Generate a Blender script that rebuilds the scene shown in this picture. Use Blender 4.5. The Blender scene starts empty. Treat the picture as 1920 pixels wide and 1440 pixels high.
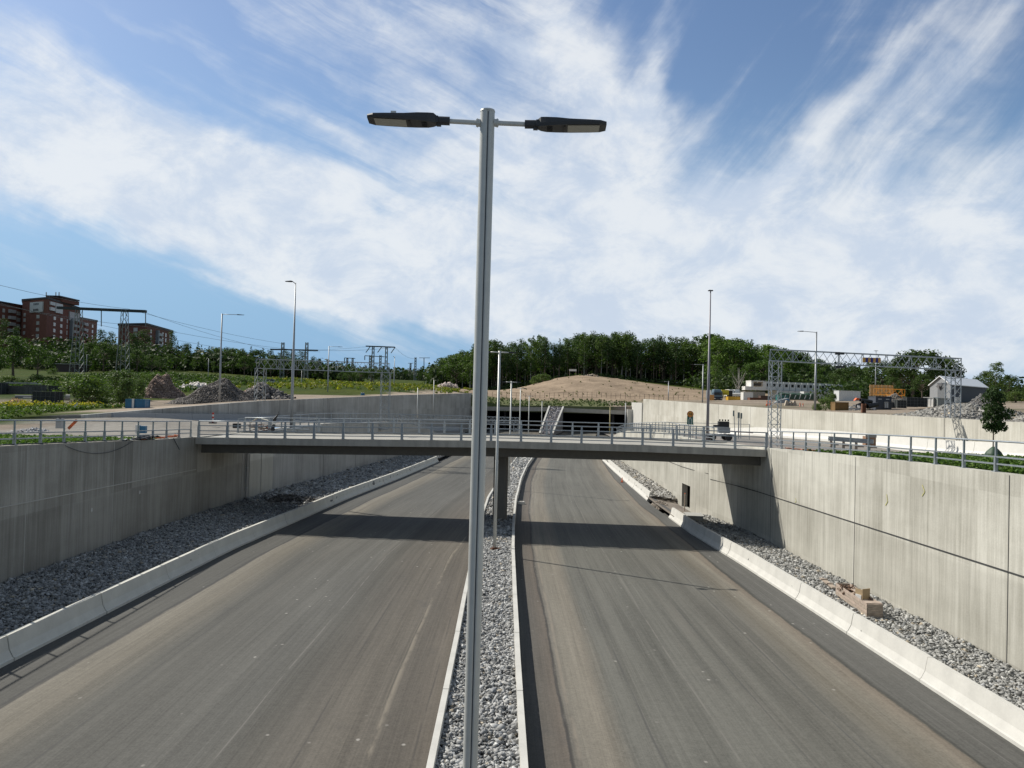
import bpy, math, random
import numpy as np
from mathutils import Vector, Matrix
R_ = math.radians
random.seed(7); rng = np.random.default_rng(7)
scene = bpy.context.scene
COL = scene.collection
# ------------------------------------------------------------------ camera
F = 1500.0; CZ = 8.5
YAW, PITCH, ROLL = 18/1500, 25/1500, .026
CM = (Matrix.Rotation(-YAW, 3, 'Z') @ Matrix.Rotation(math.pi/2+PITCH, 3, 'X') @ Matrix.Rotation(ROLL, 3, 'Z'))
cd = bpy.data.cameras.new('camera'); cam = bpy.data.objects.new('camera', cd); COL.objects.link(cam)
cd.sensor_width = 36; cd.lens = 36*F/1920; cd.clip_start = .1; cd.clip_end = 9000
M4 = CM.to_4x4(); M4.translation = Vector((0, 0, CZ)); cam.matrix_world = M4
scene.camera = cam
# ------------------------------------------------------------------ sun and exposure
SUN = Vector((-10.4, 7.2, 11.1)).normalized()
SUN_EL = math.asin(SUN.z); SUN_AZ = math.atan2(SUN.x, SUN.y)
sd = bpy.data.lights.new('sun', 'SUN'); sun = bpy.data.objects.new('sun', sd); COL.objects.link(sun)
sd.energy = 4.9; sd.angle = R_(.5); sd.color = (1, .945, .85)
sun.rotation_euler = (-SUN).to_track_quat('-Z', 'Y').to_euler(); sun.location = (0, 0, 60)
vs = scene.view_settings; vs.view_transform = 'Standard'; vs.look = 'None'; vs.exposure = 0; vs.gamma = 1
scene.cycles.max_bounces = 5; scene.cycles.diffuse_bounces = 3; scene.cycles.transparent_max_bounces = 8
# ------------------------------------------------------------------ node helper
class NT:
    def __init__(s, tree): s.t = tree; s.n = tree.nodes; s.l = tree.links
    def add(s, kind, **kw):
        x = s.n.new(kind)
        for k, v in kw.items(): setattr(x, k, v)
        return x
    def link(s, a, b): s.l.new(a, b)
    def setin(s, sock, v):
        if hasattr(v, 'is_output'): s.l.new(v, sock)
        else: sock.default_value = v
    def math(s, op, a, b=None, c=None, clamp=False):
        x = s.add('ShaderNodeMath', operation=op, use_clamp=clamp); s.setin(x.inputs[0], a)
        if b is not None: s.setin(x.inputs[1], b)
        if c is not None: s.setin(x.inputs[2], c)
        return x.outputs[0]
    def vmul(s, v, sc):
        x = s.add('ShaderNodeVectorMath', operation='MULTIPLY'); s.setin(x.inputs[0], v); x.inputs[1].default_value = sc
        return x.outputs[0]
    def vadd(s, a, b):
        x = s.add('ShaderNodeVectorMath', operation='ADD'); s.setin(x.inputs[0], a); s.setin(x.inputs[1], b)
        return x.outputs[0]
    def noise(s, v, scale=1, detail=3, rough=.55, out=0, dist=0):
        x = s.add('ShaderNodeTexNoise'); s.setin(x.inputs['Vector'], v); x.inputs['Scale'].default_value = scale
        x.inputs['Detail'].default_value = detail; x.inputs['Roughness'].default_value = rough; x.inputs['Distortion'].default_value = dist
        return x.outputs[out]
    def voro(s, v, scale=1, out=0):
        x = s.add('ShaderNodeTexVoronoi'); s.setin(x.inputs['Vector'], v); x.inputs['Scale'].default_value = scale
        return x.outputs[out]
    def ramp(s, f, stops, interp='LINEAR'):
        x = s.add('ShaderNodeValToRGB'); s.setin(x.inputs[0], f); r = x.color_ramp; r.interpolation = interp
        while len(r.elements) < len(stops): r.elements.new(.5)
        for e, (p, c) in zip(r.elements, stops):
            e.position = p; e.color = (c, c, c, 1) if isinstance(c, (int, float)) else (*c[:3], 1)
        return x.outputs[0]
    def mix(s, f, a, b, mode='MIX'):
        x = s.add('ShaderNodeMix', data_type='RGBA', blend_type=mode); s.setin(x.inputs[0], f)
        for sock, v in ((x.inputs[6], a), (x.inputs[7], b)):
            if hasattr(v, 'is_output'): s.l.new(v, sock)
            else: sock.default_value = (v, v, v, 1) if isinstance(v, (int, float)) else (*v[:3], 1)
        return x.outputs[2]
    def comb(s, x, y, z=0.):
        n = s.add('ShaderNodeCombineXYZ')
        for i, v in enumerate((x, y, z)): s.setin(n.inputs[i], v)
        return n.outputs[0]
    def sep(s, v):
        n = s.add('ShaderNodeSeparateXYZ'); s.setin(n.inputs[0], v); return n.outputs
    def smooth(s, v, a, b, lo=0., hi=1.):
        n = s.add('ShaderNodeMapRange', interpolation_type='SMOOTHSTEP'); s.setin(n.inputs[0], v)
        n.inputs[1].default_value = a; n.inputs[2].default_value = b; n.inputs[3].default_value = lo; n.inputs[4].default_value = hi
        return n.outputs[0]
# ------------------------------------------------------------------ world: sky with cirrus
def azel(px, py):
    d = CM @ Vector(((px-960)/F, -(py-720)/F, -1)); d.normalize()
    return math.atan2(d.x, d.y), math.asin(d.z)
def make_world():
    w = bpy.data.worlds.new('World'); scene.world = w; w.use_nodes = True
    T = NT(w.node_tree); T.n.clear()
    sky = T.add('ShaderNodeTexSky', sky_type='NISHITA', sun_disc=False, sun_elevation=SUN_EL, sun_rotation=SUN_AZ)
    sky.altitude = 50; sky.air_density = 1.0; sky.dust_density = .6; sky.ozone_density = 1.4
    tc = T.add('ShaderNodeTexCoord').outputs['Generated']
    x, y, z = T.sep(tc)
    az = T.math('ARCTAN2', x, y); el = T.math('ARCSINE', z)
    p = T.comb(az, el)
    # wind-drawn warp
    w1 = T.noise(p, 5, 4, .55, out=1); w2 = T.noise(p, 19, 3, .55, out=1)
    pw = T.vadd(p, T.vmul(T.vadd(w1, (-.5, -.5, -.5)), (.17, .11, 0)))
    pw = T.vadd(pw, T.vmul(T.vadd(w2, (-.5, -.5, -.5)), (.035, .03, 0)))
    wx, wy, _ = T.sep(pw)
    tot = None
    # (px, py, radius along, radius across, angle degrees (image, up-right positive), weight)
    G = [(60,290,330,95,-8,.95),(330,345,230,80,-22,.85),(560,420,240,90,-28,.9),(800,470,260,100,-22,.8),
         (1050,430,260,140,5,.75),(1350,480,350,130,0,.75),(1700,500,330,150,0,.8),(1130,560,420,70,-6,.8),(1650,620,420,110,0,.85),
         (700,60,300,70,-12,.75),(1020,60,200,110,-50,.85),(1120,170,190,60,-55,.65),(1180,230,150,26,72,.55),(1240,110,120,20,75,.5),
         (1600,190,320,42,42,.52),(1800,120,330,50,48,.55),(1480,330,260,40,40,.45),(1850,330,200,70,35,.55),(40,60,240,60,-12,.5),(160,385,330,32,-6,.55),(330,150,60,50,0,-.1),(520,60,260,18,-24,.35),(380,110,240,14,-26,.3),(250,20,200,16,-20,.3),
         (470,210,260,22,-15,.15),(400,180,220,70,-20,-.35),(640,260,200,24,-12,.35),(850,270,150,90,-20,.6),(520,545,160,7,-8,.42),(760,585,220,22,-12,.5),(700,390,60,14,-20,-.35),
         (230,380,60,12,30,-.3),(330,300,150,20,30,.3),(1000,320,130,60,-20,.6)]
    for (px, py, ra, rb, ang, wt) in G:
        a0, e0 = azel(px, py); c, s_ = math.cos(R_(ang)), math.sin(R_(ang)); ra /= F; rb /= F
        dx = T.math('SUBTRACT', wx, a0); dy = T.math('SUBTRACT', wy, e0)
        u = T.math('MULTIPLY_ADD', dx, c/ra, T.math('MULTIPLY', dy, s_/ra))
        v = T.math('MULTIPLY_ADD', dy, c/rb, T.math('MULTIPLY', dx, -s_/rb))
        q = T.math('MULTIPLY_ADD', u, u, T.math('MULTIPLY', v, v))
        g = T.math('MULTIPLY', T.math('EXPONENT', T.math('MULTIPLY', q, -.85)), wt)
        tot = g if tot is None else T.math('ADD', tot, g)
    mx_, my_, _ = T.sep(T.vadd(T.vmul(p, (.78, .78, 1)), T.vmul(pw, (.22, .22, 0))))
    def rot(ang, sx, sy):
        c, s_ = math.cos(R_(ang)), math.sin(R_(ang))
        return T.comb(T.math('MULTIPLY_ADD', mx_, c*sx, T.math('MULTIPLY', my_, s_*sx)), T.math('MULTIPLY_ADD', my_, c*sy, T.math('MULTIPLY', mx_, -s_*sy)))
    fl = T.noise(rot(-20, 2.8, 24), 1, 8, .64, dist=.45)
    fr = T.noise(rot(48, 2.4, 17), 1, 8, .62, dist=.25)
    fa = T.noise(T.vmul(p, (9, 14, 1)), 1, 7, .65, dist=.3)
    side = T.smooth(az, -.02, .22)
    f = T.math('ADD', T.math('MULTIPLY', fl, T.math('SUBTRACT', 1, side)), T.math('MULTIPLY', fr, side))
    f = T.math('ADD', T.math('MULTIPLY', f, .74), T.math('MULTIPLY', fa, .26))
    d = T.math('ADD', tot, T.math('MULTIPLY', T.math('SUBTRACT', f, .535), 2.7))
    # unseen sky overhead and behind: made-up sparse cloud, kept thin to lower ambient light
    back = T.smooth(T.math('ABSOLUTE', az), .75, 1.1); up = T.smooth(el, .5, .75)
    d = T.math('ADD', d, T.math('MULTIPLY', T.math('MAXIMUM', back, up), .08))
    dens = T.smooth(d, -.05, 1.35)
    dens = T.math('MULTIPLY', dens, T.smooth(el, -.02, .06, .55, 1))
    blue = T.mix(T.smooth(el, 0, .5), (.96, 1.0, 1.0), (.96, 1.03, 1.12))
    skyc = T.mix(1., sky.outputs[0], blue, 'MULTIPLY')
    skyc = T.mix(T.smooth(el, .42, -.02, 0, .93), skyc, (2.25, 4.35, 7.1))
    skyc = T.mix(T.math('MULTIPLY', T.math('MAXIMUM', back, up), .75), skyc, (2.0, 2.35, 2.7))  # unseen sky greyed toward neutral to dim and decolour the ambient light
    shade = T.mix(T.smooth(fa, .36, .62), (6.3, 7.1, 8.3), (8.5, 8.8, 9.1))
    col = T.mix(T.math('MULTIPLY', dens, .89), skyc, shade)
    bg = T.add('ShaderNodeBackground'); bg.inputs[1].default_value = .1; T.link(col, bg.inputs[0])
    o = T.add('ShaderNodeOutputWorld'); T.link(bg.outputs[0], o.inputs[0])
make_world()
# ------------------------------------------------------------------ placement helpers
def W(px, py, Y):
    d = CM @ Vector(((px-960)/F, -(py-720)/F, -1)); d /= d.y
    return Vector((0, 0, CZ)) + d*Y
def lerp(xs, ys): return lambda v: float(np.interp(v, xs, ys))
YK = [-20, 25, 45, 55, 70, 90, 110, 131, 160, 190, 215]
XLB = lerp(YK, [-15.3,-15.25,-14.9,-14.2,-13.2,-11.2,-9.6,-8.0,-5.5,-3.5,-2.5])
XLK = lerp(YK, [-1.48,-1.48,-1.45,-1.4,-1.1,0.0,1.4,2.9,5.6,9.2,12])
XRK = lerp(YK, [.84,.84,.96,1.11,1.55,2.5,3.8,5.55,8.8,12.8,16])
XRB = lerp(YK, [13.6,13.6,13.5,13.2,13.5,14.4,15.4,16.6,19,22.5,26])
XLW = lerp([-20,55,62,71,83,116,131,160,190], [-20.8,-20.8,-20.5,-19.8,-18.6,-15.3,-13.6,-10.5,-8.6])
XRW = lerp([-20,56,61,66,73,84,107,132,160,190], [17.3,17.3,16.75,16.35,16.4,17.2,18.1,19.1,22,26])
ZR = lerp([-20,130,145,160,190,205,300], [.2,-1.34,-1.3,-1.1,-.25,0,0])
ZLT = lerp([-20,33,40,49,55,62,85,118,140,165], [7.6,5.9,5.67,5.35,5.2,5.15,5.2,4.5,2.6,-.8])
ZRT = lerp([-20,26,34,42,50,56,62,85,118,150,175], [7.2,6.32,6.18,5.95,5.68,5.5,5.4,5.2,4.0,1.6,-.6])
XOL = lerp([75,104,152,205], [W(155,778,75).x, W(480,752,104).x, W(740,741,152).x, W(885,737,205).x])
ZOL = lerp([75,104,152,205], [W(155,778,75).z, W(480,752,104).z, W(740,741,152).z, W(885,737,205).z])
XOR = lerp([-20,49,96,188,205], [30.5,W(1900,791,49).x, W(1450,766,96).x, W(1207,748,188).x, W(1200,745,205).x])
ZOR = lerp([-20,49,74,96,188,205], [W(1900,791,49).z, W(1900,791,49).z, W(1600,774,74).z, W(1450,766,96).z, W(1207,748,188).z, 8.7])
RAMPL = lerp([-20,75,100,130,170,195,205], [5.4,5.1,4.6,3.4,1.0,.1,0])
RAMPR = lerp([-20,26,42,56,75,100,130,170,195,205], [7.0,6.2,5.8,5.3,5.2,4.6,3.2,1.0,.1,0])
# terrain: thin plate through survey points
CP = [(-20.8,-20,7.4),(-60,-20,7.2),(-300,-20,9),(-60,40,5.7),(-120,40,6.2),(-300,60,9),(-40,74,5.2),(-60,75,5.3),(-21,50,5.35),(-21,30,6),
      (60,-20,8.2),(60,40,8.2),(31,0,8),(120,50,9),(300,50,12),(33,150,8.3),
      (10,206,6.6),(-4,206,6.8),(30,206,6.8),(-600,900,14),(0,900,10),(600,900,14),(0,2500,14),(-2500,2500,14),(2500,2500,14),(-2500,0,14),(2500,0,14),(-700,400,26),(600,400,18)]
for q in [(0,770,85),(100,763,95),(250,765,95),(400,758,108),(300,757,115),(155,778,76),(480,753,105),(740,742,153),(885,739,205),
          (50,747,125),(150,742,135),(200,705,230),(350,712,220),(500,722,220),(600,716,260),(700,722,260),(800,724,270),(450,704,290),
          (250,695,290),(100,690,290),(20,722,190),(60,665,370),(270,672,370),(400,697,400),(600,704,450),(720,712,500),(790,718,700),
          (930,747,232),(1100,748,234),(1180,752,232),(1000,722,275),(1070,705,290),(1180,714,287),(1300,731,270),(930,738,290),(1070,720,262),(1000,730,262),
          (1200,733,255),(1070,712,340),(900,733,330),(1320,728,300),(1350,752,180),(1400,750,165),(1480,766,128),(1640,769,126),(1747,765,127),(1560,770,108),(1450,749,236),(1560,751,236),(1345,752,214),(1640,753,170),
          (1750,768,100),(1900,768,100),(1700,752,170),(1850,752,170),(1450,730,280),(1600,730,300),(1800,740,300)]:
    v = W(*q); CP.append((v.x, v.y, v.z))
CPa = np.array(CP)
def _phi(r2): return np.where(r2 > 0, r2*np.log(r2+1e-9), 0)
def _fit():
    n = len(CPa); s = 1/100.; P = CPa[:, :2]*s
    r2 = ((P[:, None]-P[None])**2).sum(-1)
    A = np.zeros((n+3, n+3)); A[:n, :n] = _phi(r2)+np.eye(n)*.002; A[:n, n] = 1; A[:n, n+1:] = P; A[n, :n] = 1; A[n+1:, :n] = P.T
    b = np.zeros(n+3); b[:n] = CPa[:, 2]
    return np.linalg.solve(A, b), P, s
_w, _P, _s = _fit()
def Tz(x, y):
    p = np.stack([np.asarray(x, float)*_s, np.asarray(y, float)*_s], -1)
    r2 = ((p[..., None, :]-_P)**2).sum(-1)
    z = (_phi(r2)*_w[:-3]).sum(-1)+_w[-3]+p[..., 0]*_w[-2]+p[..., 1]*_w[-1]
    return np.clip(z, 4.5, 34)
def Tzz(x, y): return float(Tz(np.array([x]), np.array([y]))[0])
# ------------------------------------------------------------------ mesh builder
class MB:
    def __init__(s, org=(0, 0, 0)): s.v = []; s.f = []; s.uv = []; s.o = Vector(org); s.sm = False
    def face(s, pts, uv=None):
        i = len(s.v); s.v += [tuple(p) for p in pts]; s.f.append(tuple(range(i, i+len(pts)))); s.uv.append(uv); return s
    def grid(s, rows, uvs=None, closed=False, caps=False):
        i0 = len(s.v); n = len(rows[0])
        for r in rows: s.v += [tuple(p) for p in r]
        for a in range(len(rows)-1):
            for b in range(n if closed else n-1):
                c = (b+1) % n
                s.f.append((i0+a*n+b, i0+a*n+c, i0+(a+1)*n+c, i0+(a+1)*n+b))
                s.uv.append([uvs[a][b], uvs[a][c], uvs[a+1][c], uvs[a+1][b]] if uvs and (not closed or c > b or len(uvs[a]) > n) else None)
        if caps:
            s.f.append(tuple(i0+k for k in range(n))[::-1]); s.uv.append(None)
            s.f.append(tuple(i0+(len(rows)-1)*n+k for k in range(n))); s.uv.append(None)
        return s
    def box(s, c, size, rz=0, M=None):
        hx, hy, hz = size[0]/2, size[1]/2, size[2]/2; c = Vector(c)
        m = M if M is not None else Matrix.Rotation(rz, 3, 'Z')
        i = len(s.v)
        for dz in (-hz, hz):
            for dx, dy in ((-hx, -hy), (hx, -hy), (hx, hy), (-hx, hy)): s.v.append(tuple(c+m @ Vector((dx, dy, dz))))
        for f in ((3,2,1,0),(4,5,6,7),(0,1,5,4),(1,2,6,5),(2,3,7,6),(3,0,4,7)): s.f.append(tuple(i+k for k in f)); s.uv.append(None)
        return s
    def bar(s, a, b, w, h=None):
        a, b = Vector(a), Vector(b); d = b-a; L = d.length
        if L < 1e-6: return s
        q = d.to_track_quat('X', 'Z').to_matrix(); return s.box((a+b)/2, (L, w, h or w), M=q)
    def tube(s, pts, r, n=8, caps=True):
        pts = [Vector(p) for p in pts]; rows = []
        rr = r if isinstance(r, (list, tuple)) else [r]*len(pts)
        for k, p in enumerate(pts):
            d = (pts[min(k+1, len(pts)-1)]-pts[max(k-1, 0)])
            q = d.to_track_quat('Z', 'Y').to_matrix()
            rows.append([p+q @ Vector((math.cos(2*math.pi*j/n)*rr[k], math.sin(2*math.pi*j/n)*rr[k], 0)) for j in range(n)])
        return s.grid(rows, closed=True, caps=caps)
    def prism(s, poly, axis_pts):   # poly: list of (u, z); axis_pts: (origin, u_dir, extrude_vec)
        o, u, e = map(Vector, axis_pts)
        a = [o+u*p[0]+Vector((0, 0, p[1])) for p in poly]; b = [p+e for p in a]
        i = len(s.v); n = len(a); s.v += [tuple(p) for p in a+b]
        s.f.append(tuple(range(i, i+n))); s.uv.append(None); s.f.append(tuple(range(i+2*n-1, i+n-1, -1))); s.uv.append(None)
        for k in range(n): c = (k+1) % n; s.f.append((i+k, i+n+k, i+n+c, i+c)); s.uv.append(None)
        return s
    def build(s, name, mat, parent=None, smooth=False):
        me = bpy.data.meshes.new(name); o = s.o
        me.from_pydata([(v[0]-o.x, v[1]-o.y, v[2]-o.z) for v in s.v], [], s.f)
        if any(u is not None for u in s.uv):
            L = me.uv_layers.new(name='UVMap').data; k = 0
            for f, u in zip(s.f, s.uv):
                for j in range(len(f)):
                    if u is not None: L[k].uv = u[j]
                    k += 1
        if smooth: me.polygons.foreach_set('use_smooth', [True]*len(me.polygons))
        for m in (mat if isinstance(mat, (list, tuple)) else [mat]): me.materials.append(m)
        me.update()
        ob = bpy.data.objects.new(name, me); COL.objects.link(ob)
        if parent is not None: ob.parent = parent
        else: ob.location = o
        return ob
def tag(o, label=None, cat=None, group=None, kind=None):
    if label: o['label'] = label
    if cat: o['category'] = cat
    if group: o['group'] = group
    if kind: o['kind'] = kind
    return o
def thing(name, label, cat, loc, group=None, rz=0):
    o = bpy.data.objects.new(name, None); COL.objects.link(o); o.location = loc; o.rotation_euler.z = rz; o.empty_display_size = .3
    return tag(o, label, cat, group)
def struct(o): o['kind'] = 'structure'; return o
def copy_tree(o, parent=None):
    c = o.copy(); COL.objects.link(c); c.parent = parent
    for ch in list(o.children): copy_tree(ch, c)
    return c
ORD = ['first','second','third','fourth','fifth','sixth','seventh','eighth','ninth','tenth','eleventh','twelfth','thirteenth','fourteenth','fifteenth',
       'sixteenth','seventeenth','eighteenth','nineteenth','twentieth','twenty-first','twenty-second','twenty-third','twenty-fourth','twenty-fifth','twenty-sixth','twenty-seventh','twenty-eighth','twenty-ninth','thirtieth','thirty-first','thirty-second','thirty-third','thirty-fourth','thirty-fifth','thirty-sixth','thirty-seventh','thirty-eighth','thirty-ninth','fortieth']
def fast_mesh(name, V, Fq, mat, cols=None, loc=(0, 0, 0), parent=None, smooth=False):
    me = bpy.data.meshes.new(name); V = np.asarray(V, np.float32)-np.array(loc, np.float32); Fq = np.asarray(Fq, np.int32)
    nf, k = Fq.shape
    me.vertices.add(len(V)); me.vertices.foreach_set('co', V.ravel())
    me.loops.add(nf*k); me.loops.foreach_set('vertex_index', Fq.ravel())
    me.polygons.add(nf); me.polygons.foreach_set('loop_start', np.arange(0, nf*k, k, dtype=np.int32)); me.polygons.foreach_set('loop_total', np.full(nf, k, np.int32))
    if smooth: me.polygons.foreach_set('use_smooth', np.ones(nf, bool))
    me.update(calc_edges=True); me.validate()
    if cols is not None:
        a = me.color_attributes.new('Col', 'FLOAT_COLOR', 'POINT'); c = np.ones((len(V), 4), np.float32); c[:, :3] = cols; a.data.foreach_set('color', c.ravel())
    me.materials.append(mat)
    ob = bpy.data.objects.new(name, me); COL.objects.link(ob); ob.location = loc
    if parent is not None: ob.parent = parent; ob.location = (0, 0, 0)
    return ob
# ------------------------------------------------------------------ materials
MATS = {}
def mat(name, col=(.5, .5, .5), rough=.6, metal=0., var=.12, vscale=3., bump=0., bscale=40., streak=False, spec=.5):
    if name in MATS: return MATS[name]
    m = bpy.data.materials.new(name); m.use_nodes = True; T = NT(m.node_tree); b = T.n['Principled BSDF']
    tc = T.add('ShaderNodeTexCoord').outputs['Object']
    v = T.vmul(tc, (1, 1, .12)) if streak else tc
    n = T.noise(v, vscale, 5, .6); n2 = T.noise(tc, vscale*9, 3, .6)
    k = T.math('ADD', T.math('MULTIPLY', T.math('SUBTRACT', n, .5), 2*var*1.6), T.math('MULTIPLY', T.math('SUBTRACT', n2, .5), var))
    c = T.mix(1., (*col,), T.comb(*(T.math('ADD', k, 1),)*3), 'MULTIPLY')
    T.link(c, b.inputs['Base Color']); T.setin(b.inputs['Roughness'], T.math('ADD', T.math('MULTIPLY', T.math('SUBTRACT', n, .5), .25), rough, clamp=True))
    b.inputs['Metallic'].default_value = metal; b.inputs['Specular IOR Level'].default_value = spec
    if bump:
        bp = T.add('ShaderNodeBump'); bp.inputs['Strength'].default_value = bump; bp.inputs['Distance'].default_value = .02
        T.link(T.noise(tc, bscale, 4, .6), bp.inputs['Height']); T.link(bp.outputs[0], b.inputs['Normal'])
    MATS[name] = m; return m
def mat_concrete(name, c1, c2, c3, seed=0., board=True):
    m = bpy.data.materials.new(name); m.use_nodes = True; T = NT(m.node_tree); b = T.n['Principled BSDF']
    uv = T.add('ShaderNodeUVMap').outputs[0]; u, v, _ = T.sep(uv)
    uv = T.vadd(uv, (seed, seed*.7, 0))
    big = T.noise(T.vmul(uv, (.16, .3, 1)), 1, 4, .6)
    st = T.noise(T.vmul(uv, (2.6, .16, 1)), 1, 6, .68)
    st2 = T.noise(T.vmul(uv, (9, .22, 1)), 1, 3, .6)
    fine = T.noise(uv, 14, 5, .65)
    pan = T.noise(T.comb(T.math('FLOOR', T.math('MULTIPLY', u, 1/2.4)), T.math('FLOOR', T.math('MULTIPLY', v, 1/2.8)), seed), 7.7, 0)
    f = T.math('ADD', T.math('MULTIPLY', st, .5), T.math('ADD', T.math('MULTIPLY', big, .4), T.math('ADD', T.math('MULTIPLY', st2, .22), T.math('MULTIPLY', fine, .14))))
    f = T.math('ADD', f, T.math('MULTIPLY', T.math('SUBTRACT', pan, .5), .22))
    c = T.ramp(f, [(.48, c1), (.62, c2), (.75, c3)])
    drip = T.noise(T.vmul(uv, (1.1, .03, 1)), 1, 4, .7)
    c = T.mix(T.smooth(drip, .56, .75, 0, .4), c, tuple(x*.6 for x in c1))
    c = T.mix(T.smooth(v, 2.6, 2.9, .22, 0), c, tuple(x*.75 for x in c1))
    white = T.noise(T.vadd(T.vmul(uv, (1.5, .06, 1)), (31, 4, 0)), 1, 5, .7)
    c = T.mix(T.smooth(white, .6, .74, 0, .38), c, tuple(min(1, x*1.45) for x in c3))
    T.link(c, b.inputs['Base Color']); b.inputs['Roughness'].default_value = .85; b.inputs['Specular IOR Level'].default_value = .25
    w = T.add('ShaderNodeTexWave', wave_type='BANDS', bands_direction='X', wave_profile='SAW'); T.link(uv, w.inputs[0]); w.inputs['Scale'].default_value = 1.1; w.inputs['Distortion'].default_value = .3
    h = T.math('ADD', T.math('MULTIPLY', fine, .5), T.math('ADD', T.math('MULTIPLY', w.outputs[1], .35 if board else 0.), T.math('MULTIPLY', st2, .6)))
    bp = T.add('ShaderNodeBump'); bp.inputs['Strength'].default_value = .35; bp.inputs['Distance'].default_value = .03; T.link(h, bp.inputs['Height']); T.link(bp.outputs[0], b.inputs['Normal'])
    MATS[name] = m; return m
def mat_asphalt(name, stops, width, seed, seams=()):
    m = bpy.data.materials.new(name); m.use_nodes = True; T = NT(m.node_tree); b = T.n['Principled BSDF']
    uv = T.add('ShaderNodeUVMap').outputs[0]; u, v, _ = T.sep(uv)
    uvs = T.vadd(uv, (seed, seed*3, 0))
    wob = T.noise(T.vmul(uvs, (.3, .05, 1)), 1, 3, .5); wob2 = T.noise(T.vmul(uvs, (2.5, 1.1, 1)), 1, 5, .75)
    uu = T.math('ADD', u, T.math('ADD', T.math('MULTIPLY', T.math('SUBTRACT', wob, .5), .8), T.math('MULTIPLY', T.math('SUBTRACT', wob2, .5), .2)))
    c = T.ramp(T.math('DIVIDE', uu, width), [(p/width, k) for p, k in stops])
    s1 = T.noise(T.vmul(uvs, (1.7, .025, 1)), 1, 5, .68); s2 = T.noise(T.vmul(uvs, (11, .09, 1)), 1, 5, .75)
    patch = T.noise(T.vmul(uvs, (.22, .09, 1)), 1, 5, .6)
    grain = T.noise(uvs, 16, 6, .8); g2 = T.noise(uvs, 4.2, 9, .85)
    k = T.math('ADD', T.math('MULTIPLY', T.math('SUBTRACT', s1, .5), .95), T.math('MULTIPLY', T.math('SUBTRACT', s2, .5), .85))
    k = T.math('ADD', k, T.math('MULTIPLY', T.math('SUBTRACT', patch, .5), .5))
    k = T.math('ADD', k, T.math('ADD', T.math('MULTIPLY', T.math('SUBTRACT', grain, .5), 1.1), T.math('MULTIPLY', T.math('SUBTRACT', g2, .5), .95)))
    k = T.math('MAXIMUM', T.math('ADD', k, .9), .3)
    c = T.mix(1., c, T.comb(k, k, k), 'MULTIPLY')
    # dust film drawn out along the tyre tracks
    dn = T.noise(T.vadd(T.vmul(uvs, (.85, .03, 1)), (7, 3, 0)), 1, 6, .72)
    c = T.mix(T.smooth(dn, .54, .78, 0, .32), c, (.20, .18, .155))
    # pale spots of cement and chalk
    sp = T.voro(T.vmul(uvs, (1, .8, 1)), 1.5); spm = T.noise(T.vmul(uvs, (.5, .12, 1)), 1, 2, .5)
    sf = T.math('MULTIPLY', T.smooth(T.math('ADD', sp, T.math('MULTIPLY', T.noise(uvs, 6, 4, .7), .12)), .17, .10), T.smooth(spm, .5, .62))
    c = T.mix(T.math('MULTIPLY', sf, .6), c, (.5, .48, .44))
    for (u0, wd, kk) in seams:
        dd = T.math('ABSOLUTE', T.math('SUBTRACT', T.math('ADD', u, T.math('MULTIPLY', T.math('SUBTRACT', wob, .5), .5)), u0))
        brk = T.smooth(T.noise(T.vadd(T.vmul(uvs, (1.5, .35, 1)), (u0, 0, 0)), 1, 4, .7), .38, .55)
        c = T.mix(T.math('MULTIPLY', T.smooth(T.math('ADD', dd, T.math('MULTIPLY', T.math('SUBTRACT', grain, .5), .06)), wd, 0), T.math('MULTIPLY', brk, .75)), c, kk)
    # oil and damp stains
    oil = T.noise(T.vadd(T.vmul(uvs, (.6, .3, 1)), (3, 9, 0)), 1, 4, .6)
    c = T.mix(T.smooth(oil, .62, .75, 0, .3), c, (.055, .055, .057))
    # paving joint lines across
    T.link(c, b.inputs['Base Color']); b.inputs['Roughness'].default_value = .82; b.inputs['Specular IOR Level'].default_value = .3
    bp = T.add('ShaderNodeBump'); bp.inputs['Strength'].default_value = .3; bp.inputs['Distance'].default_value = .01
    T.link(T.math('ADD', grain, T.math('MULTIPLY', s2, 1.2)), bp.inputs['Height']); T.link(bp.outputs[0], b.inputs['Normal'])
    MATS[name] = m; return m
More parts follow.
